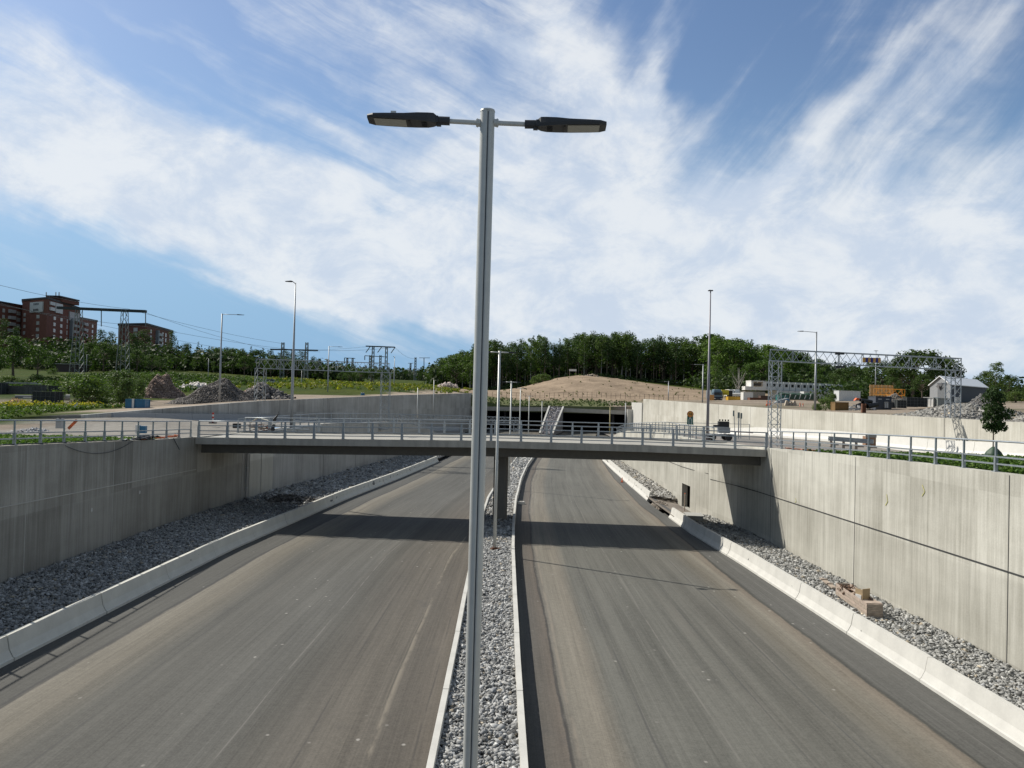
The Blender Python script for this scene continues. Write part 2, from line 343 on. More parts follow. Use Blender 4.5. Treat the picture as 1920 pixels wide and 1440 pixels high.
def mat_vcol(name, rough=.9, noise=.35, scale=8., trans=0., bump=0., spec=.2):
    m = bpy.data.materials.new(name); m.use_nodes = True; T = NT(m.node_tree); b = T.n['Principled BSDF']
    vc = T.add('ShaderNodeVertexColor', layer_name='Col').outputs[0]
    if trans: vc = T.mix(1., vc, (1.3, 1.3, 1.5), 'MULTIPLY')  # leaf colour lightened, with a little blue painted in as haze
    tc = T.add('ShaderNodeTexCoord').outputs['Object']
    n = T.noise(tc, scale, 5, .65); n2 = T.noise(tc, scale*.13, 4, .6)
    k = T.math('ADD', T.math('MULTIPLY', T.math('SUBTRACT', n, .5), noise*2), T.math('MULTIPLY', T.math('SUBTRACT', n2, .5), noise*2)); k = T.math('ADD', k, 1)
    c = T.mix(1., vc, T.comb(k, k, k), 'MULTIPLY'); T.link(c, b.inputs['Base Color']); b.inputs['Roughness'].default_value = rough; b.inputs['Specular IOR Level'].default_value = spec
    if bump:
        bp = T.add('ShaderNodeBump'); bp.inputs['Strength'].default_value = bump; bp.inputs['Distance'].default_value = .15; T.link(n, bp.inputs['Height']); T.link(bp.outputs[0], b.inputs['Normal'])
    if trans:
        tr = T.add('ShaderNodeBsdfTranslucent'); T.link(T.mix(1., c, (1.1, 1.35, .5), 'MULTIPLY'), tr.inputs[0]); mx = T.add('ShaderNodeMixShader'); mx.inputs[0].default_value = trans
        T.link(b.outputs[0], mx.inputs[1]); T.link(tr.outputs[0], mx.inputs[2]); T.link(mx.outputs[0], T.n['Material Output'].inputs[0])
    MATS[name] = m; return m
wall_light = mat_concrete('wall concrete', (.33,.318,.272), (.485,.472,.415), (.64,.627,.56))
wall_shaded = mat_concrete('shade-darkened left wall concrete', (.24,.229,.20), (.345,.332,.295), (.47,.455,.41), 5.)  # darker copy of the wall concrete, the left side's shade put into its colour
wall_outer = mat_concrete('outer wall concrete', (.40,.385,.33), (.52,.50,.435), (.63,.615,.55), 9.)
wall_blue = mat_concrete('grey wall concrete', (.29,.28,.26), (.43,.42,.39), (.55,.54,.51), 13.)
barrier_c = mat('barrier concrete', (.60,.59,.55), .8, var=.13, vscale=1.3, bump=.15, spec=.25)
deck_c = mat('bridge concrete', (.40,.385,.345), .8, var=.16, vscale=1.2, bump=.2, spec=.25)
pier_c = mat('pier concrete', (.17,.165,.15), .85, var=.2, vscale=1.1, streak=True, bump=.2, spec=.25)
steel = mat('galvanised steel', (.42,.45,.47), .42, .65, var=.1, vscale=6)
rail_steel = mat('railing steel', (.36,.395,.42), .45, .55, var=.12, vscale=5)
alu = mat('pole aluminium', (.60,.61,.585), .48, .2, var=.08, vscale=9)
pole_grey = mat('grey painted pole', (.36,.38,.40), .45, .3, var=.08)
dark_alu = mat('dark luminaire casting', (.05,.053,.057), .5, .2, var=.1)
glass_p = mat('luminaire glass', (.42,.42,.38), .18, 0, var=.1, vscale=30)
black_m = mat('black plastic', (.02,.02,.022), .5)
white_m = mat('white panel', (.72,.72,.70), .5, var=.07)
blue_m = mat('blue paint', (.03,.16,.30), .45, var=.15)
orange_m = mat('orange plastic', (.75,.14,.03), .5)
red_m = mat('red plastic', (.55,.05,.03), .5)
yellow_m = mat('yellow paint', (.75,.5,.03), .5)
wood_m = mat('weathered timber', (.38,.315,.255), .8, var=.35, vscale=6, bump=.3)
wood_y = mat('yellow formwork timber', (.62,.34,.12), .75, var=.25, vscale=4)
rust_m = mat('rusty iron', (.16,.07,.04), .85, var=.4, vscale=8)
green_m = mat('green tarpaulin', (.03,.07,.04), .6, var=.3)
brick_m = mat('red brick', (.21,.085,.06), .88, var=.25, vscale=.6, bump=.1)
brick_d = mat('dark red brick', (.115,.045,.035), .88, var=.25, vscale=.6)
roofdark = mat('dark roof sheet', (.035,.03,.03), .6)
win_m = mat('window glass with blinds', (.55,.55,.52), .2, var=.4, vscale=.5)
dark_blue = mat('dark blue grey cladding', (.055,.065,.085), .55, var=.08)
clad_grey = mat('grey cladding', (.27,.28,.29), .6, var=.06)
roof_white = mat('white roof sheet', (.9,.91,.92), .4, var=.03)
glass_dark = mat('dark window glass', (.02,.025,.03), .15)
bark = mat('bark', (.13,.10,.08), .9, var=.3, vscale=4, streak=True)
bark_pale = mat('pale birch bark', (.42,.39,.35), .9, var=.3, vscale=5)
leafm = mat_vcol('leaves', .65, .3, .7, trans=.22)
stonem = mat_vcol('crushed stone', .85, .3, 14, spec=.25)
groundm = mat_vcol('ground', .95, .45, 1.6, bump=.8, spec=.05)
bedm = mat('gravel bed', (.10,.10,.10), .95, var=.4, vscale=12, bump=1., bscale=16)
line_dark = mat('joint shadow gap', (.05,.05,.05), .9)
# ------------------------------------------------------------------ strips (lofted surfaces between plan curves)
def strip(name, xa, xb, za, zb, y0, y1, m, step=2.5, nx=2, u0=0, zoff=0):
    mb = MB(((xa(y0)+xb(y0))/2, y0, 0)); rows = []; uvs = []
    n = max(2, int((y1-y0)/step)+1)
    for y in np.linspace(y0, y1, n):
        r = []; q = []
        for t in np.linspace(0, 1, nx):
            x = xa(y)+(xb(y)-xa(y))*t; r.append((x, y, za(y)+(zb(y)-za(y))*t+zoff)); q.append((u0+(x-xa(y)), y))
        rows.append(r); uvs.append(q)
    return mb.grid(rows, uvs)
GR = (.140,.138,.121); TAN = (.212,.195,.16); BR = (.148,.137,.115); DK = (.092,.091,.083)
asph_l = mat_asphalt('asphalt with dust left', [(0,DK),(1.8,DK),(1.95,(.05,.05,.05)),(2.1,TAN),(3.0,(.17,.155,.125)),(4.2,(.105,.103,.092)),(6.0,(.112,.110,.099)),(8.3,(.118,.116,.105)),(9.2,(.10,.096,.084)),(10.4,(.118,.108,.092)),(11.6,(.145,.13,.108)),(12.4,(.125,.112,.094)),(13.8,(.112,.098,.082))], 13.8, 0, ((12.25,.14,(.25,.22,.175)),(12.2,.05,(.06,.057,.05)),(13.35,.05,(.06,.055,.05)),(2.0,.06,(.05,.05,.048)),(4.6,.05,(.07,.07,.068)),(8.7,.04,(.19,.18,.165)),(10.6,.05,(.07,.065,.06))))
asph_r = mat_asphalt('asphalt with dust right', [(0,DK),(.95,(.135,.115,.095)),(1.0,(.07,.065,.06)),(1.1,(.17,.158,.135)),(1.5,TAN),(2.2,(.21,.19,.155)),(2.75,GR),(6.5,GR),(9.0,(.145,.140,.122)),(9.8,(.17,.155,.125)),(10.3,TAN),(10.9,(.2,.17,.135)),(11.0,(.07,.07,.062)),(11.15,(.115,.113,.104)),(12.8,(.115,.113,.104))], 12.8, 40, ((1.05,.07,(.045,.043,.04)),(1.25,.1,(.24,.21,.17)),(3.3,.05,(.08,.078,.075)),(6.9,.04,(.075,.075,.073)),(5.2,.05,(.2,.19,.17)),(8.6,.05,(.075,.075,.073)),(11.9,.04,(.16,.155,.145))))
struct(strip('road', XLB, XLK, ZR, ZR, -12, 262, asph_l, 2.5, 6).build('road', asph_l))
struct(strip('road', XRK, XRB, ZR, ZR, -12, 262, asph_r, 2.5, 6).build('road', asph_r))
c_ = lambda k: (lambda y: k)
off = lambda f, d: (lambda y: f(y)+d)
# gravel beds
struct(strip('gravel_bed', off(XLK,.1), off(XRK,-.1), off(ZR,.22), off(ZR,.22), -12, 186, bedm, 2.5, 3).build('gravel_bed', bedm))
struct(strip('gravel_bed', XLW, off(XLB,-.4), off(ZR,.45), off(ZR,.38), -12, 165, bedm, 2.5, 4).build('gravel_bed', bedm))
struct(strip('gravel_bed', off(XRB,.4), XRW, off(ZR,.3), lambda y: ZR(y)+float(np.interp(y, [60,65,75.5,78], [.12,-.3,-.3,.12])), -12, 172, bedm, 2.5, 4).build('gravel_bed', bedm))
struct(strip('bare_earth', off(XRB,.05), off(XRW,-.01), off(ZR,.33), lambda y: ZR(y)+float(np.interp(y, [61.5,65,74,75.5], [.2,-.16,-.16,.16])), 61.5, 75.5, bedm, 1.5, 4).build('bare_earth', mat('gap earth', (.22,.19,.16), .95, var=.35, vscale=1.5, bump=.8, bscale=9)))
# low floor below everything in the cut, out to the outer walls
mb = MB(); mb.grid([[( -24 if y < 75 else min(XOL(y), -8), y, ZR(y)-.35), (36, y, ZR(y)-.35)] for y in range(-20, 265, 5)])
struct(mb.build('cut_floor', mat('cut subgrade', (.11,.108,.1), .95, var=.25)))
# side roads / ramps
sidem = mat_asphalt('side road surface', [(0,(.27,.25,.22)),(3,(.3,.27,.24)),(6,(.22,.21,.195)),(9,(.3,.27,.235)),(14,(.25,.235,.21))], 14, 80)
struct(strip('side_road', XOL, XLW, RAMPL, lambda y: max(ZLT(y)-.05, ZR(y)+.03), 75, 204.5, sidem, 3, 6).build('side_road', sidem))
struct(strip('side_road', XRW, XOR, lambda y: max(ZRT(y)-.12, ZR(y)+.03), lambda y: RAMPR(y)-.1, 58, 204.5, sidem, 3, 6).build('side_road', sidem))
struct(strip('side_road', off(XRW, .4), XOR, lambda y: ZRT(y)-.01, lambda y: RAMPR(y)-.04, 47.6, 58.01, sidem, 3, 4).build('side_road', sidem))
# ------------------------------------------------------------------ ground sheet
def vnoise(x, y, s):
    return (np.sin(x*s*1.3+y*s*.7)+np.sin(x*s*.6-y*s*1.7+2)+np.sin(x*s*2.3+y*s*2.9+1)*.6+np.sin(-x*s*3.1+y*s*2.2)*.5)/3.1
GREEN = np.array((.036,.062,.012)); YG = np.array((.07,.09,.015)); DG = np.array((.04,.065,.02)); SAND = np.array((.33,.255,.185)); DIRT = np.array((.30,.25,.20)); GREY = np.array((.20,.185,.17)); PAVE = np.array((.28,.265,.24))
def gcol(X, Y):
    c = np.zeros(X.shape+(3,)); n = vnoise(X, Y, .11); n2 = vnoise(X+40, Y, .37)
    def lay(mask, col): 
        k = np.clip(mask, 0, 1)[..., None]; c[:] = c*(1-k)+col*k
    lay(np.ones_like(X), GREEN); lay(.5+n, YG*.9)
    lay((Y-420)/60, DG)
    # left side: strip of dirt behind the outer wall, building site
    ol = np.interp(Y, [40, 75,104,152,205], [XOL(75), XOL(75),XOL(104),XOL(152),XOL(205)])
    d = ol-X
    lay(((Y > 78) & (Y < 204) & (X < 0))*np.clip((6+n2*2.5-d)/2, 0, 1), DIRT*1.25)
    lay(((Y > 95) & (Y < 150) & (X < -20))*np.clip((26+n*6-d)/4, 0, 1), DIRT)
    lay(((X < -40) & (Y > 92) & (Y < 135))*np.clip(1-abs(Y-110)/16+n2*.3, 0, 1), DIRT*.8)
    # left near: pavement and gravel
    e = -20.8-X
    lay(((X < 0) & (Y > 50.5) & (Y < 63))*1., PAVE)
    lay(((X < 0) & (Y >= 63) & (Y < 75.5))*np.clip((24+n2*2-e)/3, 0, 1), PAVE*.95)
    lay(((X < 0) & (Y >= 63) & (Y < 70+n2*2))*np.clip((e-16)/3+n2*.3, 0, 1), DIRT*.8)
    # portal roof and sandy hill
    lay(((X > -12) & (X < 40) & (Y >= 204) & (Y < 240))*1., np.array((.16,.16,.09)))
    lay(((X > -12) & (X < 40) & (Y >= 204) & (Y < 240))*np.clip(.45+n2*.9, 0, 1), np.array((.10,.125,.05)))
    q = ((X-26)/46)**2+((Y-262)/34)**2
    lay(np.clip((1.05-q+n*.1)*6, 0, 1)*(Y > 231+n2*2), SAND*(1+.2*n2[..., None]+.12*vnoise(X*3, Y*3, .9)[..., None]))
    lay(((X > -2) & (X < 95) & (Y > 231) & (Y < 262))*np.clip(.85+n*.5, 0, 1), SAND*(1+.16*n2[..., None]+.12*vnoise(X*3, Y*3, .9)[..., None]))
    # right site
    lay(((X > 28) & (Y < 232) & (X < 130))*np.clip(.95+n*.4, 0, 1), DIRT)
    lay(((X > 55) & (Y < 120))*np.clip(.35+n2*.7, 0, 1), GREEN*.8)
    return np.clip(c, 0.01, 1)
GV = []; GF = []
def gpatch(rows):
    b = sum(len(v) for v in GV); R, C = len(rows), len(rows[0]); GV.append(np.array(rows).reshape(-1, 3))
    i = np.arange(R*C).reshape(R, C)+b
    GF.append(np.stack([i[:-1, :-1], i[:-1, 1:], i[1:, 1:], i[1:, :-1]], -1).reshape(-1, 4))
DD = np.array([0,.4,1,2,3,4,5,6.5,8,10,12,14,17,20,24,28,33,38,44,50,58,66,76,88,102,120,140,170,210,270,350,480,700,1100,1800,2800])
def sm(t): t = np.clip(t, 0, 1); return t*t*(3-2*t)
rows = []
for y in np.arange(-24, 75.1, 2.25):
    X = -20.95-DD; k = sm(DD/14); z = (ZLT(y)-.03)*(1-k)+Tz(X, np.full_like(X, y))*k
    rows.append(np.stack([X, np.full_like(X, y), z], -1)[::-1])
gpatch(rows)
rows = []
X = XOL(75)-.15-DD; e_ = -20.95-X; k = sm(e_/14); z = (ZLT(75)-.03)*(1-k)+Tz(X, np.full_like(X, 75.))*k-.02; rows.append(np.stack([X, np.full_like(X, 74.98), z], -1)[::-1])
for y in np.append(np.arange(75, 204, 3), 205.):
    X = XOL(y)-.15-DD; k = sm(DD/8); z = (ZOL(y)-.05)*(1-k)+Tz(X, np.full_like(X, y))*k
    rows.append(np.stack([X, np.full_like(X, y), z], -1)[::-1])
gpatch(rows)
rows = []
for y in np.append(np.arange(-24, 204, 3), 205.):
    X = XOR(y)+.15+DD; k = sm(DD/10); z = (ZOR(y)-.08)*(1-k)+Tz(X, np.full_like(X, y))*k
    rows.append(np.stack([X, np.full_like(X, y), z], -1))
gpatch(rows)
XX = np.concatenate([-DD[:0:-1]-13, np.arange(-13, 41, 2.7), 41+DD]); rows = [np.stack([XX, np.full_like(XX, 204.5), np.full_like(XX, 4.9)], -1)]
for y in np.concatenate([[204.6], np.arange(207, 330, 2.8), [336,345,356,370,390,420,460,520,600,720,900,1200,1700,2400,3500]]):
    z = Tz(XX, np.full_like(XX, y)); rows.append(np.stack([XX, np.full_like(XX, y), z], -1))
gpatch(rows)
# verge strip on the right beside the railing
rows = []
for y in np.append(np.arange(-12, 47, 2.5), 48.):
    X = 17.55+np.array([0,.5,1,2,3,4,5,6,8,10,12.6]); rows.append(np.stack([X, np.full_like(X, y), np.full_like(X, ZRT(y)-.03)-np.array([0,0,0,.02,.03,.04,.05,.06,.08,.1,.12])], -1))
gpatch(rows)
V = np.concatenate(GV); Fq = np.concatenate(GF); C = gcol(V[:, 0], V[:, 1])
mk = (V[:, 0] > 17.5) & (V[:, 0] < 30.3) & (V[:, 1] < 48.5); C[mk] = GREEN*.9
V[:, 2] += np.where((V[:, 1] > 215) | (V[:, 0] < -45), vnoise(V[:, 0], V[:, 1], .5)*.22+vnoise(V[:, 0]*3, V[:, 1]*2, .7)*.1, 0)
struct(fast_mesh('ground', V, Fq, groundm, C, smooth=True))
# under the camera: the bridge the photo is taken from is left out; only the verge continues
# ------------------------------------------------------------------ stones
CUBE = np.array([(-1,-1,-1),(1,-1,-1),(1,1,-1),(-1,1,-1),(-1,-1,1),(1,-1,1),(1,1,1),(-1,1,1)], float)
CF = np.array([(3,2,1,0),(4,5,6,7),(0,1,5,4),(1,2,6,5),(2,3,7,6),(3,0,4,7)])
def stones_at(P, S, base=(.33,.335,.34), spread=.3, flat=.7):
    n = len(P); v = CUBE[None]*rng.uniform(.25, 1.1, (n, 8, 3)); v[:, 4:, :2] *= rng.uniform(.15, .9, (n, 1, 1))
    q = rng.normal(size=(n, 4)); q /= np.linalg.norm(q, axis=1)[:, None]; a, b, c, d = q.T
    Rm = np.stack([a*a+b*b-c*c-d*d, 2*(b*c-a*d), 2*(b*d+a*c), 2*(b*c+a*d), a*a-b*b+c*c-d*d, 2*(c*d-a*b), 2*(b*d-a*c), 2*(c*d+a*b), a*a-b*b-c*c+d*d], -1).reshape(n, 3, 3)
    sc = S[:, None]*rng.uniform(.45, 1.45, (n, 3))*.5
    v = v*sc[:, None, :]; v = np.einsum('nij,nkj->nki', Rm, v); v[..., 2] *= flat; v += P[:, None, :]
    Fc = (CF[None]+np.arange(n)[:, None, None]*8).reshape(-1, 4)
    g = 1+rng.normal(0, spread, n); g = np.clip(g, .35, 2.1); col = np.array(base)[None]*g[:, None]
    w = rng.random(n); col[w > .965] *= np.array((1.2, 1.05, .85)); col[w < .12] *= np.array((.8, .82, .86))
    return v.reshape(-1, 3), Fc, np.repeat(np.clip(col, .02, .85), 8, 0)
def gravel(name, label, xa, xb, za, zb, spec, loc, base=(.375,.377,.37)):
    Vs, Fs, Cs, nb = [], [], [], 0
    for (y0, y1, per, size) in spec:
        w = abs(xb((y0+y1)/2)-xa((y0+y1)/2)); n = int(w*(y1-y0)*per)
        y = rng.uniform(y0, y1, n); t = rng.random(n)
        A = np.array([xa(k) for k in y]); B = np.array([xb(k) for k in y]); ZA = np.array([za(k) for k in y]); ZB = np.array([zb(k) for k in y])
        x = A+(B-A)*t; z = ZA+(ZB-ZA)*t+vnoise(x*3, y*3, .8)*.05+rng.uniform(-.03, .05, n)
        v, f, c = stones_at(np.stack([x, y, z], -1), np.clip(rng.lognormal(0, .38, n), .4, 2.1)*size, base)
        Vs.append(v); Fs.append(f+nb); Cs.append(c); nb += len(v)
    o = fast_mesh(name, np.concatenate(Vs), np.concatenate(Fs), stonem, np.concatenate(Cs), loc)
    return tag(o, label, 'gravel', kind='stuff')
gravel('gravel', 'grey crushed stone filling the median between the two low kerb walls', off(XLK,.18), off(XRK,-.18), off(ZR,.28), off(ZR,.28), [(15, 52, 300, .102), (52, 90, 100, .16), (90, 186, 40, .24)], (0, 15, 0))
gravel('gravel', 'dark crushed stone bank along the foot of the shaded left wall', off(XLW,.05), off(XLB,-.3), off(ZR,.5), off(ZR,.44), [(21, 62, 190, .11), (62, 150, 44, .22)], (-18, 21, 0), (.34,.343,.34))
gravel('gravel', 'grey crushed stone bank along the foot of the sunlit right wall', off(XRB,.3), off(XRW,-.05), off(ZR,.42), off(ZR,.2), [(19, 63, 230, .112)], (15, 19, 0), (.35,.35,.335))
gravel('gravel', 'pale crushed stone bank beyond the doorway gap on the right', off(XRB,.3), off(XRW,-.05), off(ZR,.45), off(ZR,.25), [(74, 150, 44, .23)], (16, 76, 0), (.38,.37,.345))
# ------------------------------------------------------------------ concrete walls
def wall(name, label, xf, z0, z1, y0, y1, m, thick=.45, side=1, step=3., cap=True, ys=None):
    # xf: visible face; side: +1 the body extends to +x, -1 to -x
    mb = MB((xf(y0), y0, z0(y0))); ys = ys if ys is not None else np.linspace(y0, y1, max(2, int((y1-y0)/step)+1)); rows = []; uvs = []; s = 0; prev = None
    for y in ys:
        x = xf(y); 
        if prev is not None: s += math.hypot(x-prev[0], y-prev[1])
        prev = (x, y); a, b = z0(y), z1(y); xb = x+side*thick
        rows.append([(x, y, a), (x, y, (a+b)/2), (x, y, b), (xb, y, b), (xb, y, a)])
        uvs.append([(s, a), (s, (a+b)/2), (s, b), (s, b+thick), (s, b+thick+3)])
    mb.grid(rows, uvs)
    for r, q in ((rows[0], uvs[0]), (rows[-1], uvs[-1])): mb.face(r, [(p[0]*0+k*.3, p[1]) for k, p in enumerate(q)])
    root = mb.build(name, m); return tag(root, label, 'wall')
def wall_joints(root, xf, z0, z1, ys, ledge=None, side=-1, m=None):
    # recessed-looking vertical joints as thin dark fillets and one horizontal chamfer line, 3 mm proud
    L = root.location
    for y in ys:
        mb = MB(L); x = xf(y)+side*.004
        mb.box((x, y, (z0(y)+z1(y))/2), (.012, .035, z1(y)-z0(y)-.02)); mb.build('joint', m or line_dark, root)
    if ledge:
        y0, y1, zz = ledge; mb = MB(L); yy = np.linspace(y0, y1, 12)
        for a, b in zip(yy[:-1], yy[1:]):
            mb.bar((xf(a)+side*.012, a, zz(a)), (xf(b)+side*.012, b, zz(b)), .05, .035)
        mb.build('joint', m or line_dark, root)
low = off(ZR, -.4)
w = wall('concrete_wall', 'tall dark grey retaining wall in shade along left side of the cut, near the camera', XLW, low, off(ZLT, .03), -12, 63.5, wall_shaded, side=-1)
paleJ = mat('pale joint mortar', (.55,.54,.5), .9)
wall_joints(w, XLW, low, ZLT, [27.3, 35.5, 43.4, 55.6], (10, 55, lambda y: 3.35-.016*(y-34)), side=1, m=paleJ)
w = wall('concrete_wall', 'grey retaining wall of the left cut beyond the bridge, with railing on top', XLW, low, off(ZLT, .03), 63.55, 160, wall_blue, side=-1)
wall_joints(w, XLW, low, off(ZLT, -1.4), [64.5, 66.5, 70, 84, 96], None, side=1)
DOORY = (W(1281, 960, 10).x*0+71.6, 74.9)
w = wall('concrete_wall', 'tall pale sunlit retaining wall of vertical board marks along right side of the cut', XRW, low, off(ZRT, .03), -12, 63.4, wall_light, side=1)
wall_joints(w, XRW, low, ZRT, [27.0, 38.8, 50.9], (10, 63, lambda y: 3.05-.016*(y-26)), side=-1)
# right wall beyond the bridge with a real doorway opening
wr = thing('concrete_wall', 'pale retaining wall beyond the bridge on the right, with a dark doorway', 'wall', (XRW(63.5), 63.5, -1))
def wall_piece(z0, z1, y0, y1, n=8):
    mb = MB(wr.location); rows = []; uvs = []
    for y in np.linspace(y0, y1, n):
        x = XRW(y); a, b = z0(y), z1(y); rows.append([(x, y, a), (x, y, (a+b)/2), (x, y, b), (x+.5, y, b), (x+.5, y, a)]); uvs.append([(y, a), (y, (a+b)/2), (y, b), (y, b+.5), (y, b+3)])
    mb.grid(rows, uvs)
    for r, q in ((rows[0], uvs[0]), (rows[-1], uvs[-1])): mb.face(r, [(k*.2, p[1]) for k, p in enumerate(q)])
    return mb
dz0, dz1 = off(ZR, -.15), off(ZR, 1.95)
dA, dB = 68.7, 71.9
wall_piece(low, off(ZRT, .03), 63.45, dA).build('wall_panel', wall_light, wr)
wall_piece(dz1, off(ZRT, .03), dA, dB, 2).build('wall_panel', wall_light, wr)
wall_piece(low, dz0, dA, dB, 2).build('wall_panel', wall_light, wr)
wall_piece(low, off(ZRT, .03), dB, 172, 30).build('wall_panel', wall_light, wr)
mb = MB(wr.location); xd = XRW(70.7)+.03; zc = (dz0(70.7)+dz1(70.7))/2
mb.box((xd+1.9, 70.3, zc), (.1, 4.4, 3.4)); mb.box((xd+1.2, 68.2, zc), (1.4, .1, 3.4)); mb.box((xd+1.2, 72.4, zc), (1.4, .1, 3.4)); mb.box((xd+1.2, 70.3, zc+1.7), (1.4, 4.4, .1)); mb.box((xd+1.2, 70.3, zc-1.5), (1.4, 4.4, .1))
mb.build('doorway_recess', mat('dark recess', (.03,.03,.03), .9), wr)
mb = MB(wr.location)
yy = np.linspace(63.5, 120, 14)
for a, b in zip(yy[:-1], yy[1:]):
    if b < dA or a > dB or True: mb.bar((XRW(a)-.012, a, 2.85-.022*(a-63)), (XRW(b)-.012, b, 2.85-.022*(b-63)), .04, .035)
mb.build('joint', line_dark, wr)
# outer walls
w = wall('concrete_wall', 'long grey retaining wall rising behind the left side road toward the tunnel', XOL, lambda y: RAMPL(y)-.5, ZOL, 75, 205.4, wall_blue, side=-1, thick=.35)
wall_joints(w, XOL, lambda y: RAMPL(y), ZOL, [86, 98, 110, 123, 136, 149, 162, 175, 188], None, side=1)
w = wall('concrete_wall', 'long pale retaining wall on the far right behind the side road and lattice gantry', XOR, lambda y: RAMPR(y)-.5, ZOR, 10, 190, wall_outer, side=1, thick=.35)
wall_joints(w, XOR, lambda y: RAMPR(y), ZOR, [41, 57, 73, 89, 105, 121, 137, 153, 169, 182], None, side=-1)
# foot barriers of outer walls
def foot_barrier(name, label, xf, zf, y0, y1, side, m, h=.95, step=6):
    pts = np.arange(y0, y1, step)
    root = thing(name, label, 'barrier', (xf(y0), y0, zf(y0)))
    for a in pts:
        b = a+step-.04; mb = MB(root.location); rows = []
        for y in (a, b):
            x = xf(y)+side*.9; z = zf(y)
            rows.append([(x, y, z-.2), (x, y, z+.12), (x-side*.16, y, z+.34), (x-side*.24, y, z+h), (x-side*.45, y, z+h), (x-side*.6, y, z-.2)])
        mb.grid(rows, closed=True, caps=True); mb.build('barrier_panel', m, root)
    return root
foot_barrier('roadside_barrier', 'white concrete barrier running along the foot of the far right retaining wall', XOR, RAMPR, 22, 118, -1, mat('whitewashed barrier', (.68,.67,.63), .8, var=.07))
foot_barrier('roadside_barrier', 'low grey concrete barrier along the foot of the left outer wall', XOL, RAMPL, 78, 190, 1, mat('grey barrier', (.36,.375,.39), .8, var=.08))
# ------------------------------------------------------------------ road edge barriers: single precast elements
def barrier_line(xf, side, joints, name, where, group, prof, m, startcount=0):
    for k, (a, b) in enumerate(zip(joints[:-1], joints[1:])):
        y0, y1 = a+.02, b-.02; org = Vector((xf(y0), y0, ZR(y0))); mb = MB(org); rows = []; o1, o2 = random.uniform(-.014, .014), random.uniform(-.014, .014)
        for y in np.linspace(y0, y1, 3):
            x = xf(y)+o1+(o2-o1)*(y-y0)/(y1-y0); z = ZR(y); rows.append([(x+side*u, y, z+h) for u, h in prof])
        mb.grid(rows, closed=True, caps=True)
        o = mb.build(name, m)
        tag(o, 'concrete element %s, %s from the near end' % (where, ORD[k]), 'barrier', group)
NJ = [(0,-.1),(0,.10),(.05,.13),(.17,.36),(.25,.8),(.42,.8),(.55,-.1)]
KW = [(0,-.1),(.0,.06),(.03,.5),(.19,.5),(.23,-.1)]
mb_m = barrier_c
bl = mat('left barrier concrete', (.66,.65,.59), .8, var=.12, vscale=1.3, bump=.12, spec=.25)
lj = [19.9]+[25.7+5.75*k for k in range(17)]
barrier_line(XLB, -1, lj, 'concrete_barrier', 'on the far left road edge', 'left roadside barrier elements', NJ, bl)
rj = [20.0]+[25.6+5.35*k for k in range(8)]
barrier_line(XRB, 1, rj, 'concrete_barrier', 'on the right road edge before the doorway', 'right roadside barrier elements', NJ, barrier_c)
rj2 = [74.3+5.6*k for k in range(11)]
barrier_line(XRB, 1, rj2, 'concrete_barrier', 'on the right road edge beyond the doorway', 'far right roadside barrier elements', NJ, barrier_c)
mj = [16.9+5.75*k for k in range(29)]
barrier_line(XLK, -1, [j for j in mj if j < 175], 'kerb_wall', 'left of the stone median', 'left kerb wall elements of the median', [(-u, h) for u, h in KW], barrier_c)
barrier_line(XRK, 1, [j for j in mj if j < 66]+[71.7+5.75*k for k in range(18)], 'kerb_wall', 'right of the stone median', 'right kerb wall elements of the median', [(-u, h) for u, h in KW], barrier_c)
# ------------------------------------------------------------------ bridge
BX = [-20.8, -20.1, -12.1, -.87, 9.4, 17.3, 18.5]; BZ = [5.22, 5.24, 5.37, 5.58, 5.60, 5.52, 5.5]
BT = lerp(BX, BZ); Y0, Y1 = 53.1, 62.6; SK = lambda x: -.075*x
br = thing('road_bridge', 'grey concrete road bridge on one central pier crossing the cut', 'bridge', (0, 58, 0))
def span(yA, yB, zt, zb, xs=None, m=deck_c, name='deck'):
    mb = MB(br.location); xs = xs if xs is not None else np.linspace(-20.75, 17.25, 26)
    rows = [[(x, yA+SK(x), BT(x)+zb), (x, yB+SK(x), BT(x)+zb), (x, yB+SK(x), BT(x)+zt), (x, yA+SK(x), BT(x)+zt)] for x in xs]
    mb.grid(rows, closed=True, caps=True); return mb.build(name, m, br)
span(Y0+.35, Y1-.35, -.08, -.45); eb = mat('edge beam concrete', (.40,.385,.345), .8, var=.3, vscale=2.2, streak=True, bump=.2, spec=.25); span(Y0, Y0+.34, 0, -.46, m=eb, name='edge_beam'); span(Y1-.34, Y1, 0, -.46, m=eb, name='edge_beam')
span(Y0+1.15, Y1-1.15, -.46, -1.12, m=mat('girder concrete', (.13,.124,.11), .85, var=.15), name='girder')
mb = MB(br.location); pr = []
for k in range(16):
    a = 2*math.pi*(k+.5)/16; e = .55; cx, sy = math.cos(a), math.sin(a)
    pr.append((.06+.52*math.copysign(abs(cx)**.45, cx), 57.6+.75*math.copysign(abs(sy)**.45, sy)))
mb.grid([[(x, y, -1) for x, y in pr], [(x, y, 4.5) for x, y in pr]], closed=True, caps=True); mb.build('pier', pier_c, br, smooth=False)
